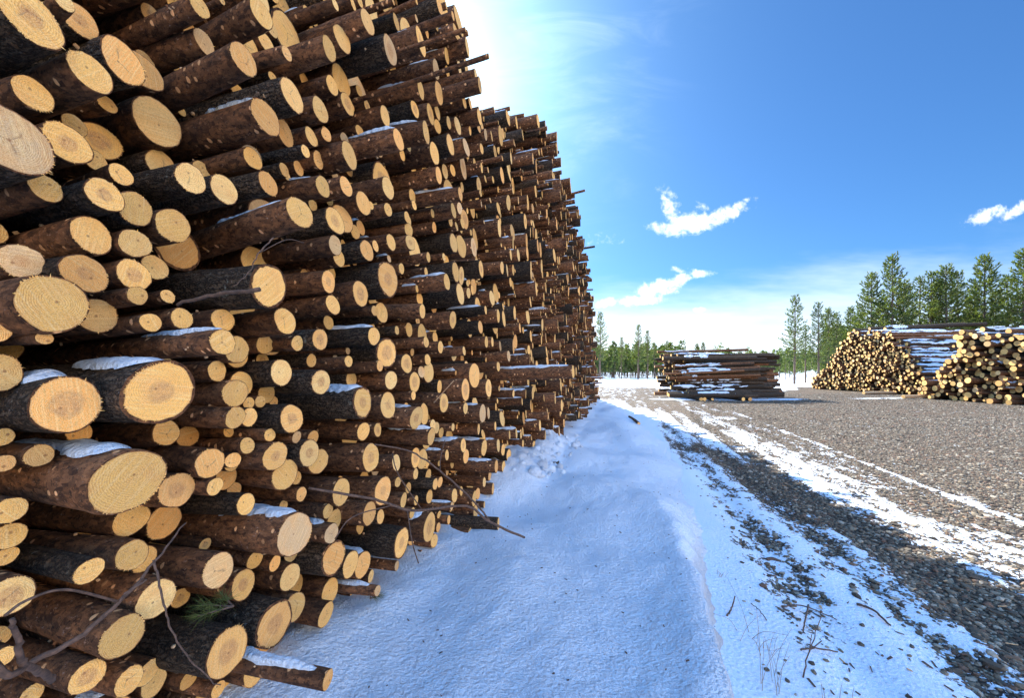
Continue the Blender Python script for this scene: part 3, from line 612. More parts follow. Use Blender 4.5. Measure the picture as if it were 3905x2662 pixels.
for (tries, ra, rb) in ((9000, 0.10, 0.135), (16000, 0.08, 0.105), (30000, 0.06, 0.085), (45000, 0.045, 0.06), (60000, 0.032, 0.045), (60000, 0.024, 0.032)):
    ss = rng.uniform(S0, S1, tries); hh = rng.uniform(-0.02, 6.4, tries); rr = rng.uniform(ra, rb, tries); th_ = top_h(s_to_y(ss))
    for s, h, r, th in zip(ss, hh, rr, th_):
        if h + r > th + 0.02 or n >= cap: continue
        if free(s, h, r, 0.004):
            P[n] = (s, h, r); bins[(int(s // cell), int(h // cell))].append(n); n += 1
            y = s_to_y(s); fw = face_w(s)
            near = float(smooth(np.array(y), 7.0, 4.6))
            jut = rng.normal(0.02 - 0.36 * near, 0.20) - (0.06 if r < 0.05 else 0)
            jut = float(np.clip(jut, -0.7, 0.35 - 0.4 * near))
            if rng.random() < 0.010 and y > 9 and r < 0.06: jut += rng.uniform(0.2, 0.5)
            if y < 2.6: jut = min(jut, -0.16)
            p2 = CX * s + AX * (fw + jut); yy = p2[1]
            px = 512 + F * p2[0] / yy if yy > .3 else -999; py = HY - F * (h - EYE) / max(yy, .3)
            logs.append(dict(s=s, h=h, r=r, w=fw + jut, px=px, py=py, rp=r * F / max(yy, .3), fl='s' if rng.random() < 0.20 else '', tr=False))
print('logs in big pile', len(logs))
EXTRA = dict(s=None)
for i, l in enumerate(logs):
    q = random.Random(i * 7 + 1); l['i'] = i
    r = l['r']; fl = l['fl']
    grey = 'g' in fl or ('r' not in fl and q.random() < (0.42 if r > 0.085 else 0.14))
    heart = 'k' in fl or (not l['tr'] and q.random() < 0.25)
    l['grey'] = grey; l['heart'] = heart
    l['rnd'] = (q.random(), (0.85 if grey else 0.12) + q.uniform(-.1, .1), q.random())
    l['crnd'] = (q.random(), q.uniform(0.62, 0.95) if heart else q.uniform(0.0, 0.45), q.random() * (1 if not l['tr'] else 0.9))
    # keep the sawn end where it was traced, swing the rest of the log a little
    p2 = CX * l['s'] + AX * l['w']
    az = LAZ + q.gauss(0, 2.0); tl = 2.2 + q.gauss(0, 1.3)
    if l['tr'] and l['w'] - face_w(l['s']) > 0.25: az += q.uniform(-2, 2)
    l['pos'] = (p2[0], p2[1], l['h']); l['dir'] = dir_az(az, tl)
    inframe = -l['rp'] * 2 < l['px'] < 1024 and -l['rp'] < l['py'] < 699 + l['rp'] and p2[1] > 0.3
    bh = float(bank_h(np.array(p2[0] + .05), np.array(p2[1]))) if p2[1] > -2 else 0
    l['vis'] = inframe and l['h'] + 0.3 * r > bh
    l['area'] = l['rp'] ** 2 * (1.0 + (0.5 if l['tr'] else 0)) * (1 if l['vis'] else 0)
order = sorted([l for l in logs if l['vis'] and l['tr']], key=lambda t: -t['area'])
order = order[:203]
chosen = set(l['i'] for l in order)
print('individual', len(chosen), 'smallest radius px', order[-1]['rp'])

# labels ---------------------------------------------------------------
def size_word(l):
    r = l['r']; return 'very thick' if r > 0.115 else 'thick' if r > 0.092 else 'medium' if r > 0.068 else 'thin' if r > 0.045 else 'very thin'
VW = 2.2695
LAND = [((365, 895), 'the thick snowy stained-heart log lower left', 'thick grey snow-topped log, stained heart, beside another just as thick low at the left'),
        ((145, 915), 'the thick brown-hearted log at left', 'thick grey barked log with a brown stained heart, left neighbour of the snowy thick one'),
        ((290, 1095), 'the widest red log with snow', 'very thick reddish log with a snow patch, largest pale sawn end in the lower left'),
        ((110, 700), 'the large oval left-edge end', 'very thick log with large oval ringed end and a splintered stub at its foot'),
        ((75, 50), 'the huge stained top corner end', 'huge grey log with a dark stained patch in its end, top left corner'),
        ((40, 320), 'the huge cut-off left-edge end', 'huge pale ended log cut off by the left edge of the photo, upper left'),
        ((555, 137), 'the nicked red log near the top', 'red barked log with rows of pale nicks jutting out high above the left stack'),
        ((665, 220), 'the log below the top row of oval ends', 'thick log with smooth oval end between two longer jutting logs, upper middle'),
        ((605, 265), 'the snow-edged red log upper middle', 'thick red log with thin snow along its top and smooth oval end, upper middle'),
        ((672, 485), 'the red log with a torn pale end', 'thick red log with rows of nicks, torn pale end and thin snow line'),
        ((610, 650), 'the knotted end with dark stick', 'very thick grey log with a big knot at its end and a dark stick across'),
        ((665, 1210), 'the snow-covered red log with slit marks', 'thick red log under a snow cushion, brown slit marks in its sawn end'),
        ((515, 1480), 'the lichen log with cracked heart', 'very thick grey lichen covered log with cracked heart near the bottom of the pile'),
        ((612, 1430), 'the dark-hearted grey log near the snow', 'very thick grey log with a dark brown heart, right neighbour of the lichen covered one'),
        ((275, 1450), 'the broad ringed bottom end', 'thick dark log with a broad ringed end close to the bottom left'),
        ((880, 635), 'the tall oval mid-pile end', 'thick grey log with a tall narrow oval end at the middle of the pile'),
        ((885, 115), 'the star-hearted log near the top', 'thick grey log with star shaped brown heart high on the pile'),
        ((790, 355), 'the red oval log upper centre', 'thick red log with plain tall oval end, upper centre of the pile'),
        ((822, 915), 'the split-hearted log under snow', 'thick grey log with a cracked heart and a little snow, lower centre'),
        ((845, 1040), 'the oval with clean brown heart', 'thick log whose tall oval end has a neat round brown heart, lower centre'),
        ((650, 955), 'the orange-hearted grey log', 'thick grey log with a reddish scraped end, lower middle of the pile'),
        ((535, 140 + 0), None, None),
        ((905, 1232), 'the grey log resting on the snow', 'thick grey lichen flecked log resting on the snow bank at the foot'),
        ((1130, 1060), 'the snow-laden log near the bank', 'long jutting red log carrying a thick strip of snow beside the snow bank'),
        ((1035, 540), 'the pair of tall ovals right of centre', 'left one of a touching pair of tall oval ends right of centre'),
        ((955, 85), 'the snowy log at the top edge', 'thick log with a white snow cap and chipped end near the pile top'),
        ((1075, 850), 'the long oval with two knots', 'log with a long oval end and two small knots, right of centre'),
        ((985, 205), 'the stacked ovals near the skyline', 'snow rimmed log high up near the skyline above a column of ovals'),
        ((940, 1245), None, None)]
lands = []
for (lx, ly), short, full in LAND:
    if not short: continue
    px, py = lx / VW, ly / VW
    c = [l for l in order if 'label' not in l]
    l = min(c, key=lambda t: math.hypot(t['px'] - px, t['py'] - py) - 0.35 * t['rp'])
    l['label'] = full; lands.append((l, short))
DIRS = ['right', 'upper right', 'above', 'upper left', 'left', 'lower left', 'below', 'lower right']
PH = {'right': 'to the right of', 'upper right': 'up and right of', 'above': 'above', 'upper left': 'up and left of', 'left': 'to the left of', 'lower left': 'down and left of', 'below': 'below', 'lower right': 'down and right of'}
ORD = ['nearest', 'second', 'third', 'fourth', 'fifth', 'sixth', 'seventh', 'eighth', 'ninth', 'tenth', 'eleventh', 'twelfth'] + ['farther'] * 40
grp = defaultdict(list)
for l in order:
    if 'label' in l: continue
    b, sh = min(lands, key=lambda t: math.hypot(t[0]['px'] - l['px'], t[0]['py'] - l['py']))
    an = math.degrees(math.atan2(-(l['py'] - b['py']), l['px'] - b['px'])) % 360
    dn = DIRS[int((an + 22.5) // 45) % 8]
    look = size_word(l).replace('very ', '') + (' grey' if l['grey'] else ' red') + (' snowy' if 's' in l['fl'] else '')
    grp[(sh, dn, look)].append((math.hypot(b['px'] - l['px'], b['py'] - l['py']), l))
for (sh, dn, look), L in grp.items():
    for k, (_, l) in enumerate(sorted(L, key=lambda t: t[0])):
        l['label'] = (look + ' log ' + (ORD[k] + ' ' if len(L) > 1 else '') + PH[dn] + ' ' + sh)
seen = {}
for l in order:
    wds = l['label'].replace(',', '').split()
    if len(wds) > 16: l['label'] = l['label'].replace(' with snow and stained heart, in the lower left', ' with the snowy top').replace('the huge stained top corner end', 'the huge dark-stained top corner end')
    if l['label'] in seen: print('DUP', l['label'])
    seen[l['label']] = 1
print('max words', max(len(l['label'].split()) for l in order))
GRP = 'logs sticking out of the tall roadside pile'

XS_N = [0, -.012, -.035, -.07, -.12, -.18, -.25, -.33, -.42, -.52, -.64, -.78, -.95, -1.2, -1.6, -2.2, -3.2, -4.6]
XS_M = [0, -.03, -.1, -.2, -.33, -.5, -.8, -1.3, -2.4, -4.6]
XS_F = [0, -.05, -.25, -.6, -1.4, -4.4]
rest = G(); rest_snow = G()
snow_ct = 0
for l in logs:
    M = frame(l['pos'], l['dir']); i = l['i']
    big = l['rp'] > 14; med = l['rp'] > 5
    seg = 40 if big else 24 if med else 12
    xs = XS_N if big else XS_M if med else XS_F
    bt = (0.009 if l['grey'] and l['r'] > 0.08 else 0.0035) * min(1, l['r'] / 0.07)
    fr = int(min(46, l['rp'] * 1.5)) if l['rp'] > 4.5 and l['tr'] else 0
    gb, gc = log_geo(l['r'], 4.6, seg, xs, i + 11, l['rnd'], bt, fr, cutrings=(0.3, 0.65, 0.9) if med else (0.6,), skew=0.065)
    gc.A['rnd'][0] = np.tile(l['crnd'], (len(gc.V[0]), 1))
    cp = None
    if 's' in l['fl']:
        thick = 0.018 if l['tr'] and l['rp'] > 14 else 0.016
        jut = max(0.12, l['w'] - face_w(l['s']) + 0.22)
        ln = min(1.2, jut * (0.8 + 0.6 * random.Random(i).random()))
        cp = cap_geo(l['r'] * 1.02, -0.005 if random.Random(i).random() < .5 else -0.05, -ln, 0.72, thick * (0.7 + 0.6 * random.Random(i + 1).random()), i, nx=44 if med else 10, na=13 if med else 7)
    if i in chosen:
        qk = np.random.default_rng(i + 77)
        if med:                                        # short branch stubs, flush cut
            wx = -qk.uniform(0.08, 0.3)
            while wx > -1.1:
                for _ in range(qk.integers(1, 4)):
                    a = qk.uniform(0, 6.283); rk = qk.uniform(0.004, 0.010) * min(1.2, l['r'] / 0.08); nrm = np.array([0.25, math.cos(a), math.sin(a)]); nrm /= np.linalg.norm(nrm)
                    c0 = np.array([wx + qk.normal(0, .015), math.cos(a) * l['r'], math.sin(a) * l['r']]); n0 = sum(len(v) for v in gb.V)
                    tube(gb, [c0 - nrm * .02, c0 + nrm * qk.uniform(.002, .010)], [rk * 1.5, rk], 6, 2 if qk.random() < .7 else 0, lp=c0, rnd=l['rnd'])
                wx -= qk.uniform(0.22, 0.45)
        e = empty('log', (0, 0, 0)); e.matrix_world = M
        meta(e, l['label'], 'log', GRP)
        gb.obj('bark', [BARK, CUT, PALEWOOD], e); gc.obj('sawn_end', [CUT], e)
        if cp: cp.obj('snow_cap', [SNOW], e)
    else:
        rest.merge(gb, M)
        # bark and cut share one mesh here: pad missing attributes
        gc.TM = [m + 1 for m in gc.TM]; gc.QM = [m + 1 for m in gc.QM]
        nb = sum(len(v) for v in gb.V)
        rest.A.setdefault('disc', []).append(np.zeros(nb)); rest.A.setdefault('oc', []).append(np.zeros((nb, 3)))
        rest.merge(gc, M)
        if cp: rest_snow.merge(cp, M)
# ------------------------------------------------------------------ the three stacks across the yard
def stack_log(end, az, L, r, label, group, seed, grey=None, snowf=0.0, seg=14, tilt=0.0, name='log', peeled=False):
    q = random.Random(seed)
    xs = [0, -.04, -.3, -.8, -1.5, -2.4, -3.4, -4.4, -L]; xs = [x for x in xs if x > -L + 0.2] + [-L]
    grey = (q.random() < 0.62) if grey is None else grey
    rnd = (q.random() if not peeled else 1.0, 0.85 if grey else 0.1, q.random())
    gb, gc = log_geo(r, L, seg, xs, seed, rnd, 0.004, 0, bend=q.uniform(0, 0.08), cutrings=(0.6,), back=True)
    k0 = len(gb.V[-1])
    nb = sum(len(v) for v in gb.V)
    gb.A['disc'] = [np.full(nb, 0.6)]; gb.A['oc'] = [np.full((nb, 3), 0.02)]
    gc.A['rnd'][0] = np.tile((q.random(), q.uniform(0.1, .85), q.random()), (len(gc.V[0]), 1))
    M = frame(end, dir_az(az, tilt))
    cp = None
    if snowf > 0:
        a = -q.uniform(0.1, 1.5) if snowf < 0.8 else -0.15; b = a - (L + a) * snowf * q.uniform(0.6, 1)
        b = max(b, -L + 0.1)
        cp = cap_geo(r * 1.01, a, b, q.uniform(1.3, 1.8), q.uniform(0.04, 0.075), seed, nx=46, na=9, lean=0.45, patchy=True)
    if label is None: return gb, gc, cp, M
    e = empty(name); e.matrix_world = M; meta(e, label, 'log', group)
    gb.obj('bark', [PALEWOOD if peeled else BARK, CUT], e); gc.obj('sawn_end', [CUT], e)
    if cp: cp.obj('snow_cap', [SNOW], e)
    return e
ORD2 = ['lowest', 'second', 'third', 'fourth', 'fifth', 'sixth', 'seventh', 'eighth', 'ninth', 'tenth', 'eleventh', 'twelfth', 'thirteenth', 'fourteenth', 'fifteenth', 'sixteenth', 'seventeenth', 'eighteenth']
# middle stack: logs seen side on, ends to the left; traced rows (left end x, right end x, y of the left, y of the right, thickness) in photo px /1.68
MID = [(218, 1550, 365, 345, 34, .5), (262, 1725, 412, 400, 36, .35), (300, 1680, 460, 452, 60, .5), (262, 1820, 438, 440, 36, .0), (192, 450, 475, 470, 38, .0), (222, 460, 505, 498, 30, 0),
       (180, 1500, 580, 530, 40, 0.4), (440, 1645, 580, 520, 40, .9), (570, 1640, 590, 545, 36, .6), (240, 1500, 630, 590, 40, .1), (445, 1730, 648, 600, 46, .8), (540, 1730, 680, 630, 50, .95), (700, 1735, 690, 660, 56, .3),
       (312, 1500, 690, 660, 34, .1), (210, 1400, 745, 720, 50, .0), (505, 1735, 740, 705, 34, .1), (385, 1600, 750, 730, 60, .5), (485, 1700, 785, 750, 50, .9), (562, 1830, 785, 770, 60, .95), (265, 1750, 815, 800, 50, .3),
       (220, 1880, 795, 815, 44, .8), (640, 1775, 825, 805, 44, .9), (250, 1500, 860, 860, 40, .2), (295, 2028, 868, 845, 40, .3), (415, 1900, 890, 880, 60, .9), (580, 1860, 895, 890, 44, .9), (745, 1900, 905, 895, 52, .8),
       (240, 1965, 935, 922, 46, .4), (220, 1800, 975, 955, 46, .5), (650, 2000, 945, 935, 50, .6), (370, 1600, 985, 975, 62, .7), (700, 2060, 975, 955, 50, .8), (680, 2090, 1010, 1025, 66, .5), (175, 1500, 1035, 1010, 50, .7), (580, 1700, 1030, 1030, 50, .2), (390, 1500, 1040, 1040, 56, 0)]
rows_sorted = sorted(range(len(MID)), key=lambda k: -(MID[k][2] + MID[k][3]))
for rank, k in enumerate(rows_sorted):
    a, b, ya, yb_, th, sn = MID[k]
    q = random.Random(900 + k)
    def src(xx, yy): return (2450 + xx / 3.873) * 1024 / 3905, (1250 + yy / 3.873) * 1024 / 3905
    (pxa, pya), (pxb, pyb) = src(a, ya), src(b, yb_)
    dep = 21.0 + (0.9 if 0 else 0) - 1.1 * (rank < 8) * (1 - rank / 8) + (1.2 if a < 300 else 0.0) + 0.35 * q.random()
    A = Vector(((pxa - 512) / F * dep, dep, EYE + (HY - pya) / F * dep)); dB = dep - 0.5
    B = Vector(((pxb - 512) / F * dB, dB, EYE + (HY - pyb) / F * dB)); rr = th / 3.873 * 1024 / 3905 / 2 * dep / F
    rr = max(0.07, min(rr, 0.16)); A.z = max(A.z, 0.16 + rr); B.z = max(B.z, 0.16 + rr)
    d = A - B; L = d.length; az = math.degrees(math.atan2(d.x, d.y)); tl = math.degrees(math.asin(d.z / L))
    lab = f"{'thick' if rr > .125 else 'slim'} {'snow-covered' if sn > .7 else 'partly snowy' if sn > .25 else 'bare'} log, {ORD2[rank % 18] if rank < 18 else ORD2[35 - rank] if 35 - rank > 0 else 'topmost'} {'from the bottom' if rank < 18 and rank else 'from the top' if rank < 35 else ''} of the middle stack"
    if rank >= 18: lab = lab.replace('lowest from the top', 'topmost')
    lab = ' '.join(lab.replace('lowest from the bottom', 'lowest').split())
    stack_log(A, az, L, rr, lab, 'logs in the middle stack across the yard', 3000 + k, grey=None, snowf=sn, tilt=tl)
# logs filling the middle stack's core: same stack, hidden layer behind the traced ones
midfill = rest; midsnow = rest_snow
def add_stuff(g_, s_, tup):
    gb, gc, cp, M = tup
    gb.V = [v for v in gb.V]
    g_.merge(gb, M)
    gc.TM = [m * 0 + 1 for m in gc.TM]; gc.QM = [m * 0 + 1 for m in gc.QM]
    g_.merge(gc, M)
    if cp: s_.merge(cp, M)
q = random.Random(5)
for lvl in range(13):
    for row in range(6):
        z = 0.28 + lvl * 0.185; y = 21.75 + row * 0.24 - lvl * 0.02 + q.uniform(-.05, .05)
        if y > 23 + 0.6 - lvl * 0.02: continue
        xl = (620 + q.uniform(-6, 26) + lvl * .3 - 512) / F * y * 1.28 if False else y * (q.uniform(150, 172)) / F
        xl = max(xl, 8.4 + q.uniform(0, 1.2)); Lh = q.uniform(5.0, 6.2)
        add_stuff(midfill, midsnow, stack_log((xl, y, z + q.uniform(-.03, .03)), -90 + q.uniform(-1.5, 1.5), Lh, q.uniform(.07, .115), None, None, 5000 + lvl * 10 + row, snowf=0.5 if q.random() < .3 else 0, seg=10))
# cross bearers under the middle stack, with their sawn ends to the front
for k, (px, lab) in enumerate(((868, 'pale bearer log under the middle stack, left of the pair at its front'), (920, 'pale bearer log under the middle stack, beside a smaller one'), (1035, 'smallest pale bearer end under the middle stack'),
                       (1490, 'pale bearer log under the right half of the middle stack, left one'), (1590, 'pale bearer log under the right half of the middle stack, right one'))):
    x = ((2450 + px / 3.873) * 1024 / 3905 - 512) / F * 19.4
    stack_log((x, 19.4, 0.10), 180 + random.Random(k).uniform(-6, 6), 3.2, 0.10 if k != 2 else 0.07, lab, 'bearer logs under the middle stack', 3300 + k, grey=True, snowf=0.3, name='bearer_log')

# right hand stacks: circles packed into a cross section, log ends to the left
def pack(inside, k0, k1, h1, sizes, seed):
    q = np.random.default_rng(seed); out = []
    for tries, a, b in sizes:
        for _ in range(tries):
            k, h, r = q.uniform(k0, k1), q.uniform(0.1, h1), q.uniform(a, b)
            if not inside(k, h + r * 0.5): continue
            if all((k - o[0]) ** 2 + (h - o[1]) ** 2 > (r + o[2] - 0.006) ** 2 for o in out): out.append((k, h, r))
    return out
# near right stack
A0 = np.array([23.5, 20.6]); cdir = np.array([0.10, -0.995]); azr = -87.0
def in_near(k, h):
    left = np.interp(h, [0, 0.5, 1.2, 1.9, 2.1, 2.6, 3.5], [-0.9, -0.5, 0.05, 0.15, 0.75, 0.9, 1.0])
    top = np.interp(k, [-1, 1.0, 2, 3, 5], [3.4, 3.6, 3.5, 3.3, 3.0]); return k > left and h < top and k < 5
C1 = pack(in_near, -1, 4.2, 3.7, ((500, .125, .155), (1600, .10, .13), (2600, .08, .10), (3200, .055, .075)), 4)
C1.sort(key=lambda c: (round(c[1] / 0.42), c[0]))
lay = defaultdict(int)
recs = []
for (k, h, r) in C1:
    p = A0 + cdir * k; px = 512 + F * p[0] / p[1]
    recs.append((k, h, r, p, px))
front_ = set(sorted([n_ for n_, t in enumerate(recs) if t[4] < 1030], key=lambda n_: -recs[n_][2])[:42])
for n_, (k, h, r, p, px) in enumerate(recs):
    q = random.Random(7000 + n_); jut = q.uniform(-0.35, 0.5)
    e = (p[0] - jut, p[1] - 0.1 * jut, h)
    if px < 1036:
        li = int(h / 0.42); lay[li] += 1
        lab = f"{'fat' if r > .125 else 'middling' if r > .095 else 'slender'} log end, number {lay[li]} from the left in row {li + 1} of the nearer right stack"
        lab = f"{'fat' if r > .125 else 'middling' if r > .095 else 'slender'} pale-ended log, {ORD2[lay[li] - 1].replace('lowest', 'first') if lay[li] < 19 else 'last'} from left in {ORD2[li].replace('second', 'second lowest').replace('third', 'third lowest')} layer, right stack"
        args = (e, azr + q.uniform(-3, 3), 5.4, r); kw = dict(snowf=0.5 if q.random() < .25 else 0, seg=18, tilt=q.uniform(-1, 1))
        if n_ in front_: stack_log(*args, lab, 'logs in the nearer right-hand stack', 7000 + n_, **kw)
        else: add_stuff(rest, rest_snow, stack_log(*args, None, None, 7000 + n_, **kw))
    elif px < 1250: add_stuff(rest, rest_snow, stack_log(e, azr, 5.4, r, None, None, 7000 + n_, seg=12))
# top logs lying free with snow
for n_, (k, h, lab) in enumerate(((1.25, 3.62, 'topmost log of the nearer right stack, pale end, longest clear outline'), (1.75, 3.70, 'second log on the crest of the nearer right stack'), (2.4, 3.55, 'third crest log of the nearer right stack beside the frame edge'))):
    p = A0 + cdir * k; stack_log((p[0] - .1 + .4 * n_, p[1], h), azr + 2 * n_, 5.6, 0.13, lab, 'logs in the nearer right-hand stack', 7400 + n_, snowf=0.9, seg=18)
# far right stack
B0 = np.array([25.6, 31.6]); cB = np.array([0.0, -1.0]); azf = -90 + 5.0
def in_far(k, h):
    top = np.interp(k, [0, 0.5, 1.4, 2.6, 3.6, 5.6, 6.6, 7.4, 8.4, 9.4], [0.5, 1.1, 1.75, 3.4, 4.45, 4.4, 4.25, 3.3, 1.6, 0.35]); return h < top
C2 = pack(in_far, 0, 9.4, 4.6, ((400, .10, .125), (3000, .08, .10), (9000, .06, .08), (12000, .042, .06)), 9)
farg = rest; fars = rest_snow; row = defaultdict(int); ind = 0
for n_, (k, h, r) in enumerate(sorted(C2, key=lambda c: c[1])):
    q = random.Random(8000 + n_); p = B0 + cB * k
    nearside = k > np.interp(h, [0, 1.6, 3.3, 4.3], [8.8, 7.9, 6.9, 6.0])
    jut = q.uniform(-0.3, 0.3); e = (p[0] - jut, p[1], h)
    sn = 0.95 if nearside and q.random() < 0.75 else (0.9 if h > 4.0 else 0)
    if nearside and r > 0.10 and ind < 12:
        ind += 1; li = int(h / 0.4); row[li] += 1
        lab = f"{'stout' if r > .11 else 'slim'} {'snow-streaked' if sn else 'bare'} side-on log, {ORD2[row[li] - 1].replace('lowest', 'first') if row[li] < 19 else 'last'} in {ORD2[li].replace('lowest', 'bottom')} layer of the farther right stack"
        stack_log(e, azf + q.uniform(-2, 2), 5.8, r, lab, 'side-on logs of the farther right-hand stack', 8000 + n_, snowf=sn, seg=12, tilt=q.uniform(-.8, .8))
    else:
        add_stuff(farg, fars, stack_log(e, azf + q.uniform(-2, 2), 5.6, r, None, None, 8000 + n_, snowf=sn, seg=10))
for n_, (k, h, tl) in enumerate(((3.9, 4.55, -2.2), (4.8, 4.6, -2.6), (5.6, 4.5, -3.0))):
    p = B0 + cB * k
    stack_log((p[0] + .3 * n_, p[1], h), azf - 2 + 2 * n_, 6.2, 0.12, ['rearmost', 'middle', 'front'][n_] + ' of the three rising logs on the crest of the farther right stack', 'crest logs of the farther right-hand stack', 8800 + n_, snowf=0.2, tilt=tl, grey=True)
ro = rest.obj('log_pile', [BARK, CUT]); meta(ro, 'all the smaller and deeper logs packed in the tall pile and the three stacks', 'log pile', kind='stuff')
so = rest_snow.obj('snow_cap', [SNOW], ro); so['kind'] = 'stuff'
print('mid/near/far', len(MID), len(recs), len(C2), ind)
# peeled runner logs lying on the ground before the right stacks
for n_, (x, y, az, L, lab) in enumerate(((22.1, 20.9, -98, 2.6, 'pale peeled runner log on the ground between the two right stacks'), (24.6, 18.2, -92, 3.0, 'pale peeled runner log on the ground at the right edge, nearest'), (24.9, 18.7, -95, 3.0, 'grey snowy runner log just behind the pale one at the right edge'),
                     (23.0, 24.2, -100, 3.4, 'long low log lying at the foot of the farther right stack'))):
    stack_log((x, y, 0.12), az, L, 0.10, lab, 'runner logs before the right stacks', 9300 + n_, snowf=0.8 if n_ == 2 else 0, peeled=n_ != 2, name='runner_log')

# ------------------------------------------------------------------ trees
def pine(seed, Ht=12.0, spread=2.2, lo=0.25, tuft_n=1.0, dens=1.0):
    q = np.random.default_rng(seed); gt = G(); gc = G()
    n = 14; zs = np.linspace(0, Ht * 0.985, n); bx = np.cumsum(q.normal(0, 0.02, n)); by = np.cumsum(q.normal(0, 0.02, n)); bx -= bx[0]; by -= by[0]
    tube(gt, np.stack([bx, by, zs], -1), Ht * 0.0115 * (1 - zs / Ht) ** 0.8 + 0.012, 8)
    tv = []; tt = []; tone = []
    def tuft(p, d, sz, to):
        for _ in range(4):
            a = q.normal(0, 1, 3); a = a / np.linalg.norm(a) * 0.55 + d; a /= np.linalg.norm(a); b = np.cross(a, q.normal(0, 1, 3)); b /= np.linalg.norm(b) + 1e-9
            k = len(tv); L = sz * q.uniform(0.7, 1.2); wd = sz * 0.16
            tv.extend([p - b * wd - a * L * .15, p + b * wd - a * L * .15, p + a * L + b * wd * 0.5, p + a * L - b * wd * 0.5]); tt.append((k, k + 1, k + 2, k + 3))
            tone.extend([min(1, max(0, to + q.normal(0, .12)))] * 4)
    z = Ht * lo
    while z < Ht * 0.97:
        t = (z - Ht * lo) / (Ht * (1 - lo)); nb = q.integers(4, 7)
        ln0 = spread * ((1 - t) ** 0.95) * min(1, 0.45 + t * 3.0) + 0.22
        a0 = q.uniform(0, 6.28); cx = np.interp(z, zs, bx); cy = np.interp(z, zs, by)
        for j in range(nb):
            if q.random() > dens: continue
            az = a0 + j * 6.283 / nb + q.normal(0, .25); ln = ln0 * q.uniform(0.55, 1.15)
            up = np.interp(t, [0, 0.5, 0.85, 1], [0.12, 0.38, 0.75, 1.3]) + q.normal(0, .1)
            m = 7; s = np.linspace(0, 1, m); rad = ln * s
            hz = z + ln * (up * s - 0.16 * s * (1 - t) + 0.22 * s ** 2.2)
            pts = np.stack([cx + rad * np.cos(az), cy + rad * np.sin(az), hz], -1)
            tube(gt if False else gc, pts, 0.022 * (1 - s * .8) * (0.5 + ln / 3), 3, 1, cap=False, tone=0.0)
            to = q.uniform(0.05, 0.95)
            nt = max(3, int(ln * 9 * tuft_n))
            for i in range(nt):
                f = 0.28 + 0.72 * (i + q.random()) / nt
                p = np.array([np.interp(f, s, pts[:, c]) for c in range(3)])
                side = q.normal(0, 0.16 * ln * (1.15 - f) + 0.04); perp = np.array([-math.sin(az), math.cos(az), 0])
                p = p + perp * side + np.array([0, 0, abs(side) * 0.25 + q.normal(0, .03)])
                dirn = np.array([math.cos(az) * .6, math.sin(az) * .6, 0.65]) + perp * np.sign(side) * 0.5
                dirn /= np.linalg.norm(dirn)
                tuft(p, dirn, 0.16 + 0.06 * q.random(), to + 0.25 * t)
            tuft(pts[-1], np.array([math.cos(az) * .4, math.sin(az) * .4, 0.8]), 0.26, to)
        z += q.uniform(0.30, 0.46) * (1 - 0.35 * t)
    for i in range(10): tuft(np.array([bx[-1], by[-1], Ht * (0.95 + 0.006 * i)]), np.array([0, 0, 1.0]), 0.18, .5)
    gc.add(np.array(tv), tt, None, 0, tone=np.array(tone))
    return gt.mesh('trunk', [TRUNK]), gc.mesh('crown', [NEEDLE, TWIG], smooth=False)
PROT = {'full': [pine(101, 12, 2.7, 0.12, 1.6), pine(102, 12, 2.4, 0.15, 1.5), pine(103, 12, 2.9, 0.10, 1.5)],
        'slim': [pine(111, 12, 1.9, 0.28, 1.1, .9), pine(112, 12, 1.7, 0.33, 1.1, .88)],
        'thin': [pine(121, 12, 1.1, 0.45, 0.8, .75), pine(122, 12, 1.25, 0.40, 0.8, .75)]}
def place_tree(X, top, dep, kind, label, group, k, wide=1.0):
    """X, top in 2324 px wide photo view"""
    x = (X / VW - 512) / F * dep; zg = float(ground_h(np.array(x), np.array(float(dep)), np.array(0.7)))
    Ht = EYE + (HY - top / VW) / F * dep - zg
    tm, cm = PROT[kind][k % len(PROT[kind])]
    e = empty('pine_tree', (x, dep, zg - 0.05)); s = Ht / 12.0; sw = s * wide
    e.scale = (sw, sw, s * 1.01); e.rotation_euler = (0, 0, k * 1.7)
    meta(e, label, 'tree', group)
    for nm, me in (('trunk', tm), ('crown', cm)):
        o = bpy.data.objects.new(nm, me); col.objects.link(o); o.parent = e
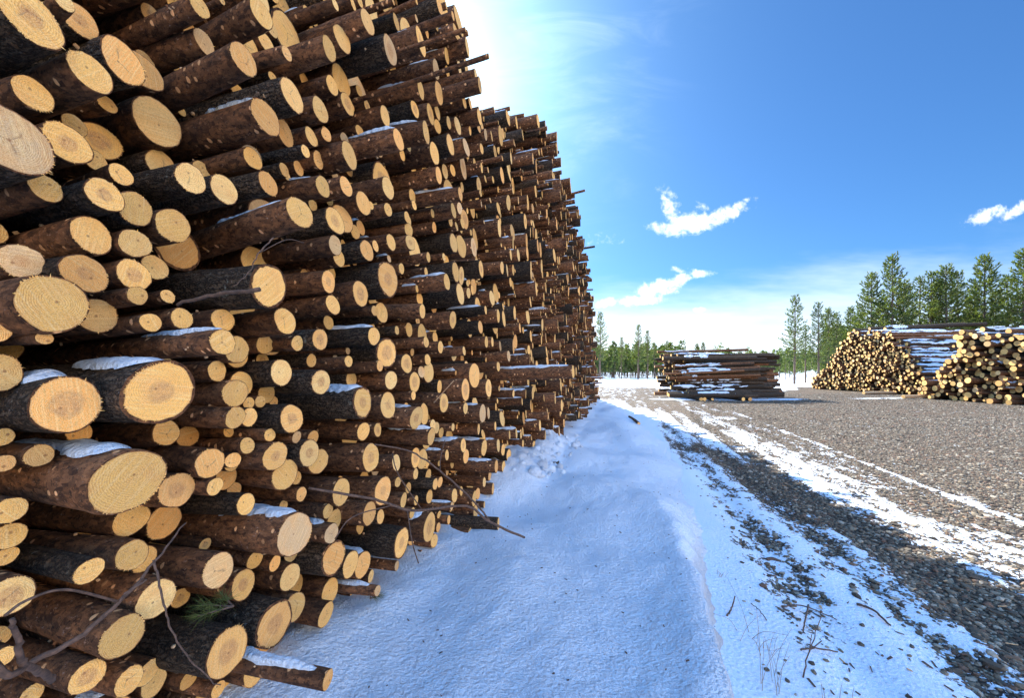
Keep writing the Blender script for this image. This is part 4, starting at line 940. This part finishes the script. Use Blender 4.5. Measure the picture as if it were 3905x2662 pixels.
TREES = [(1362, 712, 58, 'slim', 'tall slim pine just right of the tall log pile'), (1338, 765, 60, 'slim', 'pine half hidden by the far end of the tall log pile'), (1388, 800, 66, 'thin', 'short pine between the tallest one beside the pile and the next cluster'),
         (1410, 768, 60, 'slim', 'medium pine standing alone left of the tight pine cluster'), (1448, 740, 58, 'slim', 'tallest pine of the cluster left of the middle stack'), (1470, 753, 60, 'slim', 'second tallest pine of the cluster left of the middle stack'),
         (1485, 778, 62, 'thin', 'lower pine on the right side of the cluster by the middle stack'), (1432, 800, 68, 'thin', 'small pine tucked behind the left side of the middle cluster'), (1513, 776, 75, 'slim', 'small pine top peeking over the left end of the middle stack'),
         (1582, 782, 72, 'full', 'left one of two pine tops over the middle stack'), (1595, 779, 72, 'full', 'right one of two pine tops over the middle stack'), (1737, 808, 80, 'thin', 'tiny lone pine right of the middle stack'),
         (1803, 674, 40, 'slim', 'tall open pine standing apart at the left of the right-hand wood'), (1828, 738, 44, 'thin', 'short pine between the lone one and the pair by the farther stack'), (1858, 690, 38, 'slim', 'pine with a long bare trunk left of the farther right stack'),
         (1880, 702, 41, 'full', 'bushy pine just right of the bare-trunk pine'), (1898, 712, 45, 'slim', 'slender pine behind the left slope of the farther right stack'), (1762, 805, 62, 'thin', 'small thin pine in the gap right of the middle stack'), (1783, 800, 58, 'thin', 'small crooked pine left of the tall open pine'),
         (1932, 700, 46, 'full', 'wide low pine above the left slope of the farther right stack'), (1952, 692, 44, 'slim', 'narrow pine left of the biggest pine'), (1978, 622, 42, 'full', 'left shoulder pine beside the biggest pine'),
         (2024, 584, 40, 'full', 'biggest dense pine above the farther right stack'), (2050, 640, 41, 'full', 'right shoulder pine leaning on the biggest pine'), (2090, 632, 43, 'slim', 'pine with an open crown right of the biggest pine'), (2112, 622, 42, 'slim', 'left pine of the open crowned pair above the farther stack'),
         (2150, 606, 41, 'full', 'middle pine above the right end of the farther stack'), (2175, 622, 42, 'slim', 'right pine with upswept branches above the stacks'), (2132, 640, 46, 'full', 'darker pine behind the open crowned pair'), (2205, 690, 42, 'full', 'low pine filling the gap before the sharp topped pine'),
         (2234, 583, 40, 'full', 'sharp topped tall pine near the right edge'), (2262, 660, 43, 'full', 'lower pine right of the sharp topped one'), (2290, 628, 40, 'slim', 'open pine next to the one cut by the right edge'),
         (2322, 572, 37, 'full', 'tallest pine cut by the right edge of the photo'), (2215, 650, 48, 'full', 'background pine between the upswept and sharp topped pines'), (2000, 680, 48, 'full', 'background pine behind the biggest pine'), (2345, 620, 42, 'full', 'pine mostly outside the right edge')]
for k, (X_, t_, d_, kd, lab) in enumerate(TREES):
    place_tree(X_, t_, d_, kd, lab, 'pines behind the yard', k, 1.0)
# far-off young wood: one object
wood = G(); q = np.random.default_rng(77)
def tiny_pine(g_, x, y, z, Ht, q, crown_lo):
    tube(g_, [(x, y, z - .2), (x, y, z + Ht * .95)], [0.06 * Ht / 6, 0.02], 4, 1, cap=False, tone=0.0)
    n_ = int(34 * (Ht / 6) ** 0.5 + 26); tv = []; tt = []; to = []
    base = q.uniform(0.2, 1.0)
    for i in range(n_):
        t = q.random() ** 0.8; zz = z + Ht * (crown_lo + (1 - crown_lo) * t); rr = Ht * 0.17 * (1 - t) ** 0.7 * q.uniform(.3, 1.15) + .05; a = q.uniform(0, 6.283)
        p = np.array([x + rr * math.cos(a), y + rr * math.sin(a), zz]); L = 0.34 * Ht / 6 + 0.12
        for _ in range(3):
            d = np.array([math.cos(a), math.sin(a), 0.5]) * .6 + q.normal(0, .6, 3); d /= np.linalg.norm(d); b = np.cross(d, q.normal(0, 1, 3)); b /= np.linalg.norm(b)
            k = len(tv); tv += [p - b * L * .2, p + b * L * .2, p + d * L + b * L * .12, p + d * L - b * L * .12]; tt.append((k, k + 1, k + 2, k + 3)); to += [min(1, max(0, base * .8 + q.normal(0, .15)))] * 4
    g_.add(np.array(tv), tt, None, 0, tone=np.array(to))
for i in range(1500):
    zone = q.random()
    if zone < 0.45: d = q.uniform(64, 110); X_ = q.uniform(1310, 1560); Ht = q.uniform(3.2, 6.5)
    elif zone < 0.8: d = q.uniform(60, 130); X_ = q.uniform(1500, 1960); Ht = q.uniform(2.5, 5.5)
    else: d = q.uniform(52, 90); X_ = q.uniform(1880, 2420); Ht = q.uniform(4, 9)
    if zone < .8 and q.random() < .4: d *= 1.6
    tiny_pine(wood, (X_ / VW - 512) / F * d, d, 0.0, Ht, q, q.uniform(.15, .45))
for i in range(900):
    d = q.uniform(130, 420); X_ = q.uniform(1250, 2450); tiny_pine(wood, (X_ / VW - 512) / F * d, d, 0.3, q.uniform(5, 11), q, .05)
meta(wood.obj('young_wood', [NEEDLE, TRUNK], smooth=False), 'low young pine wood on the snowy plain beyond the yard', 'wood', kind='stuff')

# ------------------------------------------------------------------ stones, bark chips, twigs, grass
ico = np.array([(1, 1, 1), (-1, -1, 1), (-1, 1, -1), (1, -1, -1), (0, 0, 1.5), (0, 0, -1.5), (1.5, 0, 0), (-1.5, 0, 0), (0, 1.5, 0), (0, -1.5, 0), (1, 1, -1), (-1, -1, -1), (-1, 1, 1), (1, -1, 1)], float) / 1.6
def hull(pts):
    import bmesh
    bm = bmesh.new()
    for p in pts: bm.verts.new(p)
    bmesh.ops.convex_hull(bm, input=bm.verts); bm.verts.ensure_lookup_table()
    bmesh.ops.triangulate(bm, faces=bm.faces); bm.verts.index_update()
    V = np.array([v.co[:] for v in bm.verts]); T = np.array([[v.index for v in f.verts] for f in bm.faces]); bm.free(); return V, T
q = np.random.default_rng(12)
sh = [hull(ico * q.uniform(0.75, 1.2, (14, 1)) + q.normal(0, .07, (14, 3))) for _ in range(8)]
st = G(); N = 110000
t_ = q.random(N); ys_ = 1.3 + (t_ ** 1.5) * 11.5; px_ = q.uniform(690, 1090, N)
far_ = q.random(N) < 0.42; ys_ = np.where(far_, 9 + 16 * q.random(N) ** 0.9, ys_)
xs_ = (px_ - 512) / F * ys_
q_ = xs_ - 0.3 * ys_; ok = (q_ > edge_q(ys_) + 0.22)
xs_, ys_ = xs_[ok], ys_[ok]; sc_ = snow_cover(xs_, ys_); hs_ = ground_h(xs_, ys_, sc_)
kp = (q.random(len(xs_)) < np.clip(1.25 - sc_ * 1.7, 0.015, 1)); xs_, ys_, sc_, hs_ = xs_[kp], ys_[kp], sc_[kp], hs_[kp]
for x, y, s_, h in zip(xs_, ys_, sc_, hs_):
    V, T = sh[q.integers(0, 8)]; r = min(0.032, q.lognormal(-4.65, 0.42)) * (1 + 0.035 * min(y, 16)); a = q.uniform(0, 6.283); c_, s2 = math.cos(a), math.sin(a)
    W = V * np.array([r * q.uniform(.9, 1.6), r * q.uniform(.7, 1.1), r * q.uniform(.4, .75)])
    W = np.stack([W[:, 0] * c_ - W[:, 1] * s2, W[:, 0] * s2 + W[:, 1] * c_, W[:, 2]], -1) + (x, y, h + r * 0.15)
    st.add(W, None, T, 0, rnd=q.random(3))
meta(st.obj('gravel', [STONE], smooth=False), 'loose grey and brown gravel stones scattered over the yard', 'gravel', kind='stuff')
chips = G()
for i in range(1500):
    y = 1.6 + 20 * q.random() ** 1.3; x = (q.uniform(660, 1060) - 512) / F * y
    if x - 0.3 * y < 0.95 + 0.6 * q.random(): continue
    h = float(ground_h(np.array(x), np.array(y), np.array(.3))) + 0.012
    a = q.uniform(0, 6.283); L = q.uniform(.008, .03) + (0.02 if q.random() < .1 else 0); wd = q.uniform(.002, .007); c_, s2 = math.cos(a), math.sin(a)
    z1, z2 = q.uniform(0, .015, 2)
    b = np.array([(-L, -wd, z1), (L, -wd * .6, z2), (L, wd * .7, z2), (-L, wd, z1)]); b = np.concatenate([b, b - (0, 0, .004)])
    b = np.stack([b[:, 0] * c_ - b[:, 1] * s2, b[:, 0] * s2 + b[:, 1] * c_, b[:, 2]], -1) + (x, y, h)
    chips.add(b, [(0, 1, 2, 3), (0, 4, 5, 1), (1, 5, 6, 2), (2, 6, 7, 3), (3, 7, 4, 0)], None, 0 if q.random() < .8 else 1)
for i in range(170):
    y = 1.5 + 9 * q.random() ** 1.4; x = FS * y - FD + 0.3 + (float(bank_edge(np.array(y))) - (FS * y - FD) - 0.3) * q.random() ** 1.3; h = float(bank_h(np.array(x), np.array(y))) + 0.002
    L = q.uniform(.003, .011); wd = L * q.uniform(.25, .6); a = q.uniform(0, 6.283); c_, s2 = math.cos(a), math.sin(a)
    b = np.array([(-L, -wd, 0), (L, -wd * .5, .003), (L * .8, wd, .003), (-L * .7, wd, 0)]); b = np.concatenate([b, b - (0, 0, .003)])
    b = np.stack([b[:, 0] * c_ - b[:, 1] * s2, b[:, 0] * s2 + b[:, 1] * c_, b[:, 2]], -1) + (x, y, h)
    chips.add(b, [(0, 1, 2, 3), (0, 4, 5, 1), (1, 5, 6, 2), (2, 6, 7, 3), (3, 7, 4, 0)], None, 0)
meta(chips.obj('bark_litter', [TWIG, PALEWOOD], smooth=False), 'brown bark scraps and wood chips littering the gravel', 'bark litter', kind='stuff')

def ground_pt(X_, Y_, bank=True):
    """point of the ground seen at this place (2324 px view)"""
    a = (X_ / VW - 512) / F; b = (HY - Y_ / VW) / F; z = 0.0
    for _ in range(8):
        t = (z - EYE) / b; z = 0.5 * z + 0.5 * float(surf_h(np.array(a * t), np.array(t)))
    t = (z - EYE) / b; return np.array([a * t, t, z])
def face_pt(X_, Y_, w_=0.0): return np.array(pix_to_face(X_ / VW, Y_ / VW, w_))
def branch(name, P, r0, r1, label, cat, subs=(), mat=None, group=None, wig=0.004, seed=0):
    q = np.random.default_rng(seed); g_ = G(); C_ = bezier_pts(P, 7); C_ = C_ + q.normal(0, wig * 0.4, C_.shape)
    tube(g_, C_, np.linspace(r0, r1, len(C_)), 7)
    for (i, P2, a, b) in subs:
        start = C_[int(i * (len(C_) - 1))]; tube(g_, bezier_pts([start] + list(P2), 5), np.linspace(a, b, 5 * len(P2) + 0 + (1 if False else 0)) if False else a, 5)
    return meta(g_.obj(name, [mat or TWIG]), label, cat, group)
f = face_pt
branch('fallen_branch', [f(700, 1110, .10), f(850, 1135, .30), f(940, 1160, .42), f(1060, 1150, .5), f(1110, 1185, .6), f(1190, 1222, .75)], .006, .009, 'long bent branch hanging across log ends, tip over the snow bank', 'branch',
       [(.30, [f(800, 1175, .3), f(760, 1225, .25)], .003, .002), (.45, [f(905, 1080, .45), f(890, 1030, .4)], .003, .002), (.4, [f(935, 1230, .5), f(950, 1280, .5)], .003, .001)], seed=1)
branch('fallen_branch', [f(850, 1010, .2), f(935, 1028, .3), f(1010, 1080, .45), f(1085, 1150, .5), f(1115, 1190, .55)], .004, .007, 'thin dark branch sloping down right across the lower logs', 'branch', [(.5, [f(1000, 1040, .4), f(1010, 1000, .4)], .003, .001)], seed=2)
branch('fallen_branch', [f(70, 1505, .2), f(190, 1440, .25), f(300, 1340, .3), f(355, 1270, .3), f(420, 1190, .25)], .007, .002, 'long dark branch rising diagonally across the bottom left logs', 'branch',
       [(.45, [f(150, 1340, .3), f(60, 1365, .3), f(10, 1400, .3)], .003, .001), (.62, [f(330, 1320, .35), f(280, 1350, .35)], .002, .001)], seed=3)
branch('fallen_branch', [f(350, 1275, .32), f(365, 1340, .36), f(385, 1420, .38), f(430, 1500, .4), f(500, 1560, .42)], .003, .0015, 'thin twig dangling down from the diagonal branch over log ends', 'twig', seed=4)
branch('broken_branch', [f(120, 1545, .10), f(80, 1520, .25), f(50, 1500, .3), f(38, 1450, .32), f(28, 1405, .35)], .008, .004, 'thick broken branch stub curving up in the bottom left corner', 'branch', [(.4, [f(20, 1535, .3), f(-20, 1500, .3)], .007, .003)], seed=5)
branch('dark_stick', [f(400, 690, .12), f(500, 668, .3), f(590, 660, .42)], .005, .007, 'straight dark stick lying along the log with the knotted end', 'stick', seed=6)
branch('hanging_twig', [f(620, 540, .35), f(585, 580, .35), f(565, 620, .34), f(530, 650, .32)], .0025, .0012, 'fine curved twig hanging over the grey log with the knot', 'twig', [(.3, [f(650, 545, .34), f(690, 552, .33)], .0015, .001)], seed=7)
branch('fallen_branch', [f(1310, 960, .2), f(1330, 985, .6), f(1345, 1003, .8)], .008, .003, 'small green-grey branch drooping onto snow at far foot of the pile', 'branch', [(.4, [f(1322, 978, .4), f(1312, 1000, .5)], .004, .002)], seed=8)
# pale splinter sticking up among the ends
branch('wood_splinter', [f(985, 915, .35), f(1030, 865, .55)], .004, .002, 'straight pale splinter poking up between log ends at mid right', 'splinter', mat=PALEWOOD, wig=.001)
# the long thin log lying on the snow bank
p = ground_pt(1437, 952); M_az = 150
gp = ground_pt(1432, 948); gq = ground_pt(1450, 965)
d = gp - gq; stack_log((gq[0], gq[1], gq[2] + .03), math.degrees(math.atan2(-d[0], -d[1])), float(np.linalg.norm(d)), .045, 'short stub of wood lying alone on the snow bank', None, 9700, name='wood_stub')
def gp_(X_, Y_, up=0.0): p = ground_pt(X_, Y_); p[2] += up; return p
GT = 'twigs lying on the thin snow in the foreground'
branch('twig', [gp_(1775, 1385, .02), gp_(1820, 1392, .05), gp_(1870, 1405, .03), gp_(1900, 1412, .01)], .005, .003, 'longest dark twig lying across the thin snow at right foreground', 'twig', group=GT, seed=11)
branch('twig', [gp_(1835, 1395, .06), gp_(1828, 1420, .04), gp_(1822, 1440, .01)], .006, .004, 'short dark twig crossing under the longest one', 'twig', group=GT, seed=12)
branch('twig', [gp_(1815, 1480, .01), gp_(1850, 1485, .03), gp_(1900, 1488, .02)], .005, .004, 'forked twig with a thick end lying flat on the snow', 'twig', [(.5, [gp_(1865, 1475, .05)], .003, .002)], group=GT, seed=13)
branch('twig', [gp_(1945, 1375, .01), gp_(1985, 1395, .02), gp_(2020, 1425, .01)], .009, .006, 'brown stick half sunk at the edge of the gravel track', 'twig', group=GT, seed=14)
branch('twig', [gp_(1650, 1400, .0), gp_(1660, 1392, .03), gp_(1668, 1376, .07)], .006, .004, 'short upright orange-brown stick beside the snow bank drop', 'twig', group=GT, seed=15)
branch('twig', [gp_(1705, 1375, .01), gp_(1722, 1395, .03), gp_(1740, 1414, .01)], .003, .003, 'small bent twig on snow right of the upright stick', 'twig', group=GT, seed=16)
branch('twig', [gp_(1822, 1540, .0), gp_(1838, 1515, .10), gp_(1865, 1472, .2)], .004, .002, 'leaning brown twig rising from snow near the grass tuft', 'twig', [(.5, [gp_(1842, 1505, .16)], .002, .001)], group=GT, seed=17)
branch('twig', [gp_(1740, 1272, .0), gp_(1752, 1272, .01), gp_(1772, 1276, .0)], .016, .012, 'stout chunk of bark lying on the snow at the track edge', 'wood piece', group=GT, seed=18, wig=.002)
q = np.random.default_rng(33)
def grass(name, X_, Y_, n_, hgt, label, lean=.35):
    c = ground_pt(X_, Y_); g_ = G()
    for i in range(n_):
        b = c + np.array([q.normal(0, .05), q.normal(0, .04), -.01]); a = q.uniform(0, 6.283); L = hgt * q.uniform(.5, 1.1); k = q.uniform(.1, lean)
        P = [b, b + np.array([math.cos(a) * k * L * .4, math.sin(a) * k * L * .4, L * .55]), b + np.array([math.cos(a) * k * L * 1.1, math.sin(a) * k * L * 1.1, L * .98])]
        tube(g_, bezier_pts(P, 4), np.linspace(.0017, .0008, 8), 4, cap=False)
    meta(g_.obj(name, [STRAW]), label, 'dry grass', 'dry grass tufts poking through the snow')
grass('grass_tuft', 1745, 1560, 9, .34, 'tallest tuft of dry grass stems by the bottom edge beside the bank')
grass('grass_tuft', 1738, 1478, 7, .16, 'small brown grass tuft with bent blades above the tallest tuft', .9)
grass('grass_tuft', 1640, 1310, 8, .05, 'tiny tuft like a star on the snow just right of the bank drop', 1.2)
grass('grass_tuft', 1700, 1440, 4, .22, 'sparse long stems arching over the snow beside the bank', 1.2)
grass('grass_tuft', 1880, 1584, 4, .16, 'few thin stems at the bottom edge right of the tallest tuft')
# green pine sprig on the grey log near the bottom
def sprig(name, c, L, label, az0):
    g_ = G(); q = np.random.default_rng(int(az0 * 10) + 3); tv = []; tt = []
    for k in range(3):
        a = az0 + k * .7; d0 = np.array([math.cos(a), math.sin(a), .15])
        pts = [c, c + d0 * L * .6, c + d0 * L]; tube(g_, pts, [.003, .002, .0015], 4, 1, tone=0.0)
        for i in range(70):
            f_ = q.uniform(.25, 1.0); p = c + d0 * L * f_; d = d0 * .9 + q.normal(0, .6, 3); d /= np.linalg.norm(d); b = np.cross(d, q.normal(0, 1, 3)); b /= np.linalg.norm(b); kk = len(tv)
            tv += [p - b * .0009, p + b * .0009, p + d * .05]; tt.append((kk, kk + 1, kk + 2))
    g_.add(np.array(tv), None, tt, 0, tone=q.uniform(.1, .7, len(tv)))
    meta(g_.obj(name, [NEEDLE, TWIG], smooth=False), label, 'pine sprig', 'green pine sprigs')
sprig('pine_sprig', f(530, 1385, .28) + np.array([0, 0, .01]), .09, 'green pine sprig lying on the lichen covered log near the bottom', 2.6)
sprig('pine_sprig', gp_(840, 1372, .03), .06, 'little green pine sprig on the snow beside the lowest logs', 0.4)
# lumps of broken snow at the foot of the pile
lump = G(); q = np.random.default_rng(91)
for i in range(110):
    y = q.uniform(4.6, 8.2); x = FS * y - FD + q.uniform(.15, .75); r = q.lognormal(-3.6, .5); V, T = sh[q.integers(0, 8)]
    lump.add(V * r * q.uniform(.7, 1.2, 3) + (x, y, float(bank_h(np.array(x), np.array(y))) + r * .2), None, T, 0, dirt=q.uniform(0, .9))
meta(lump.obj('snow_lumps', [SNOW], smooth=True), 'crumbly dirty snow lumps at the foot of the tall pile', 'snow lumps', kind='stuff')
print('objects', len(bpy.data.objects))
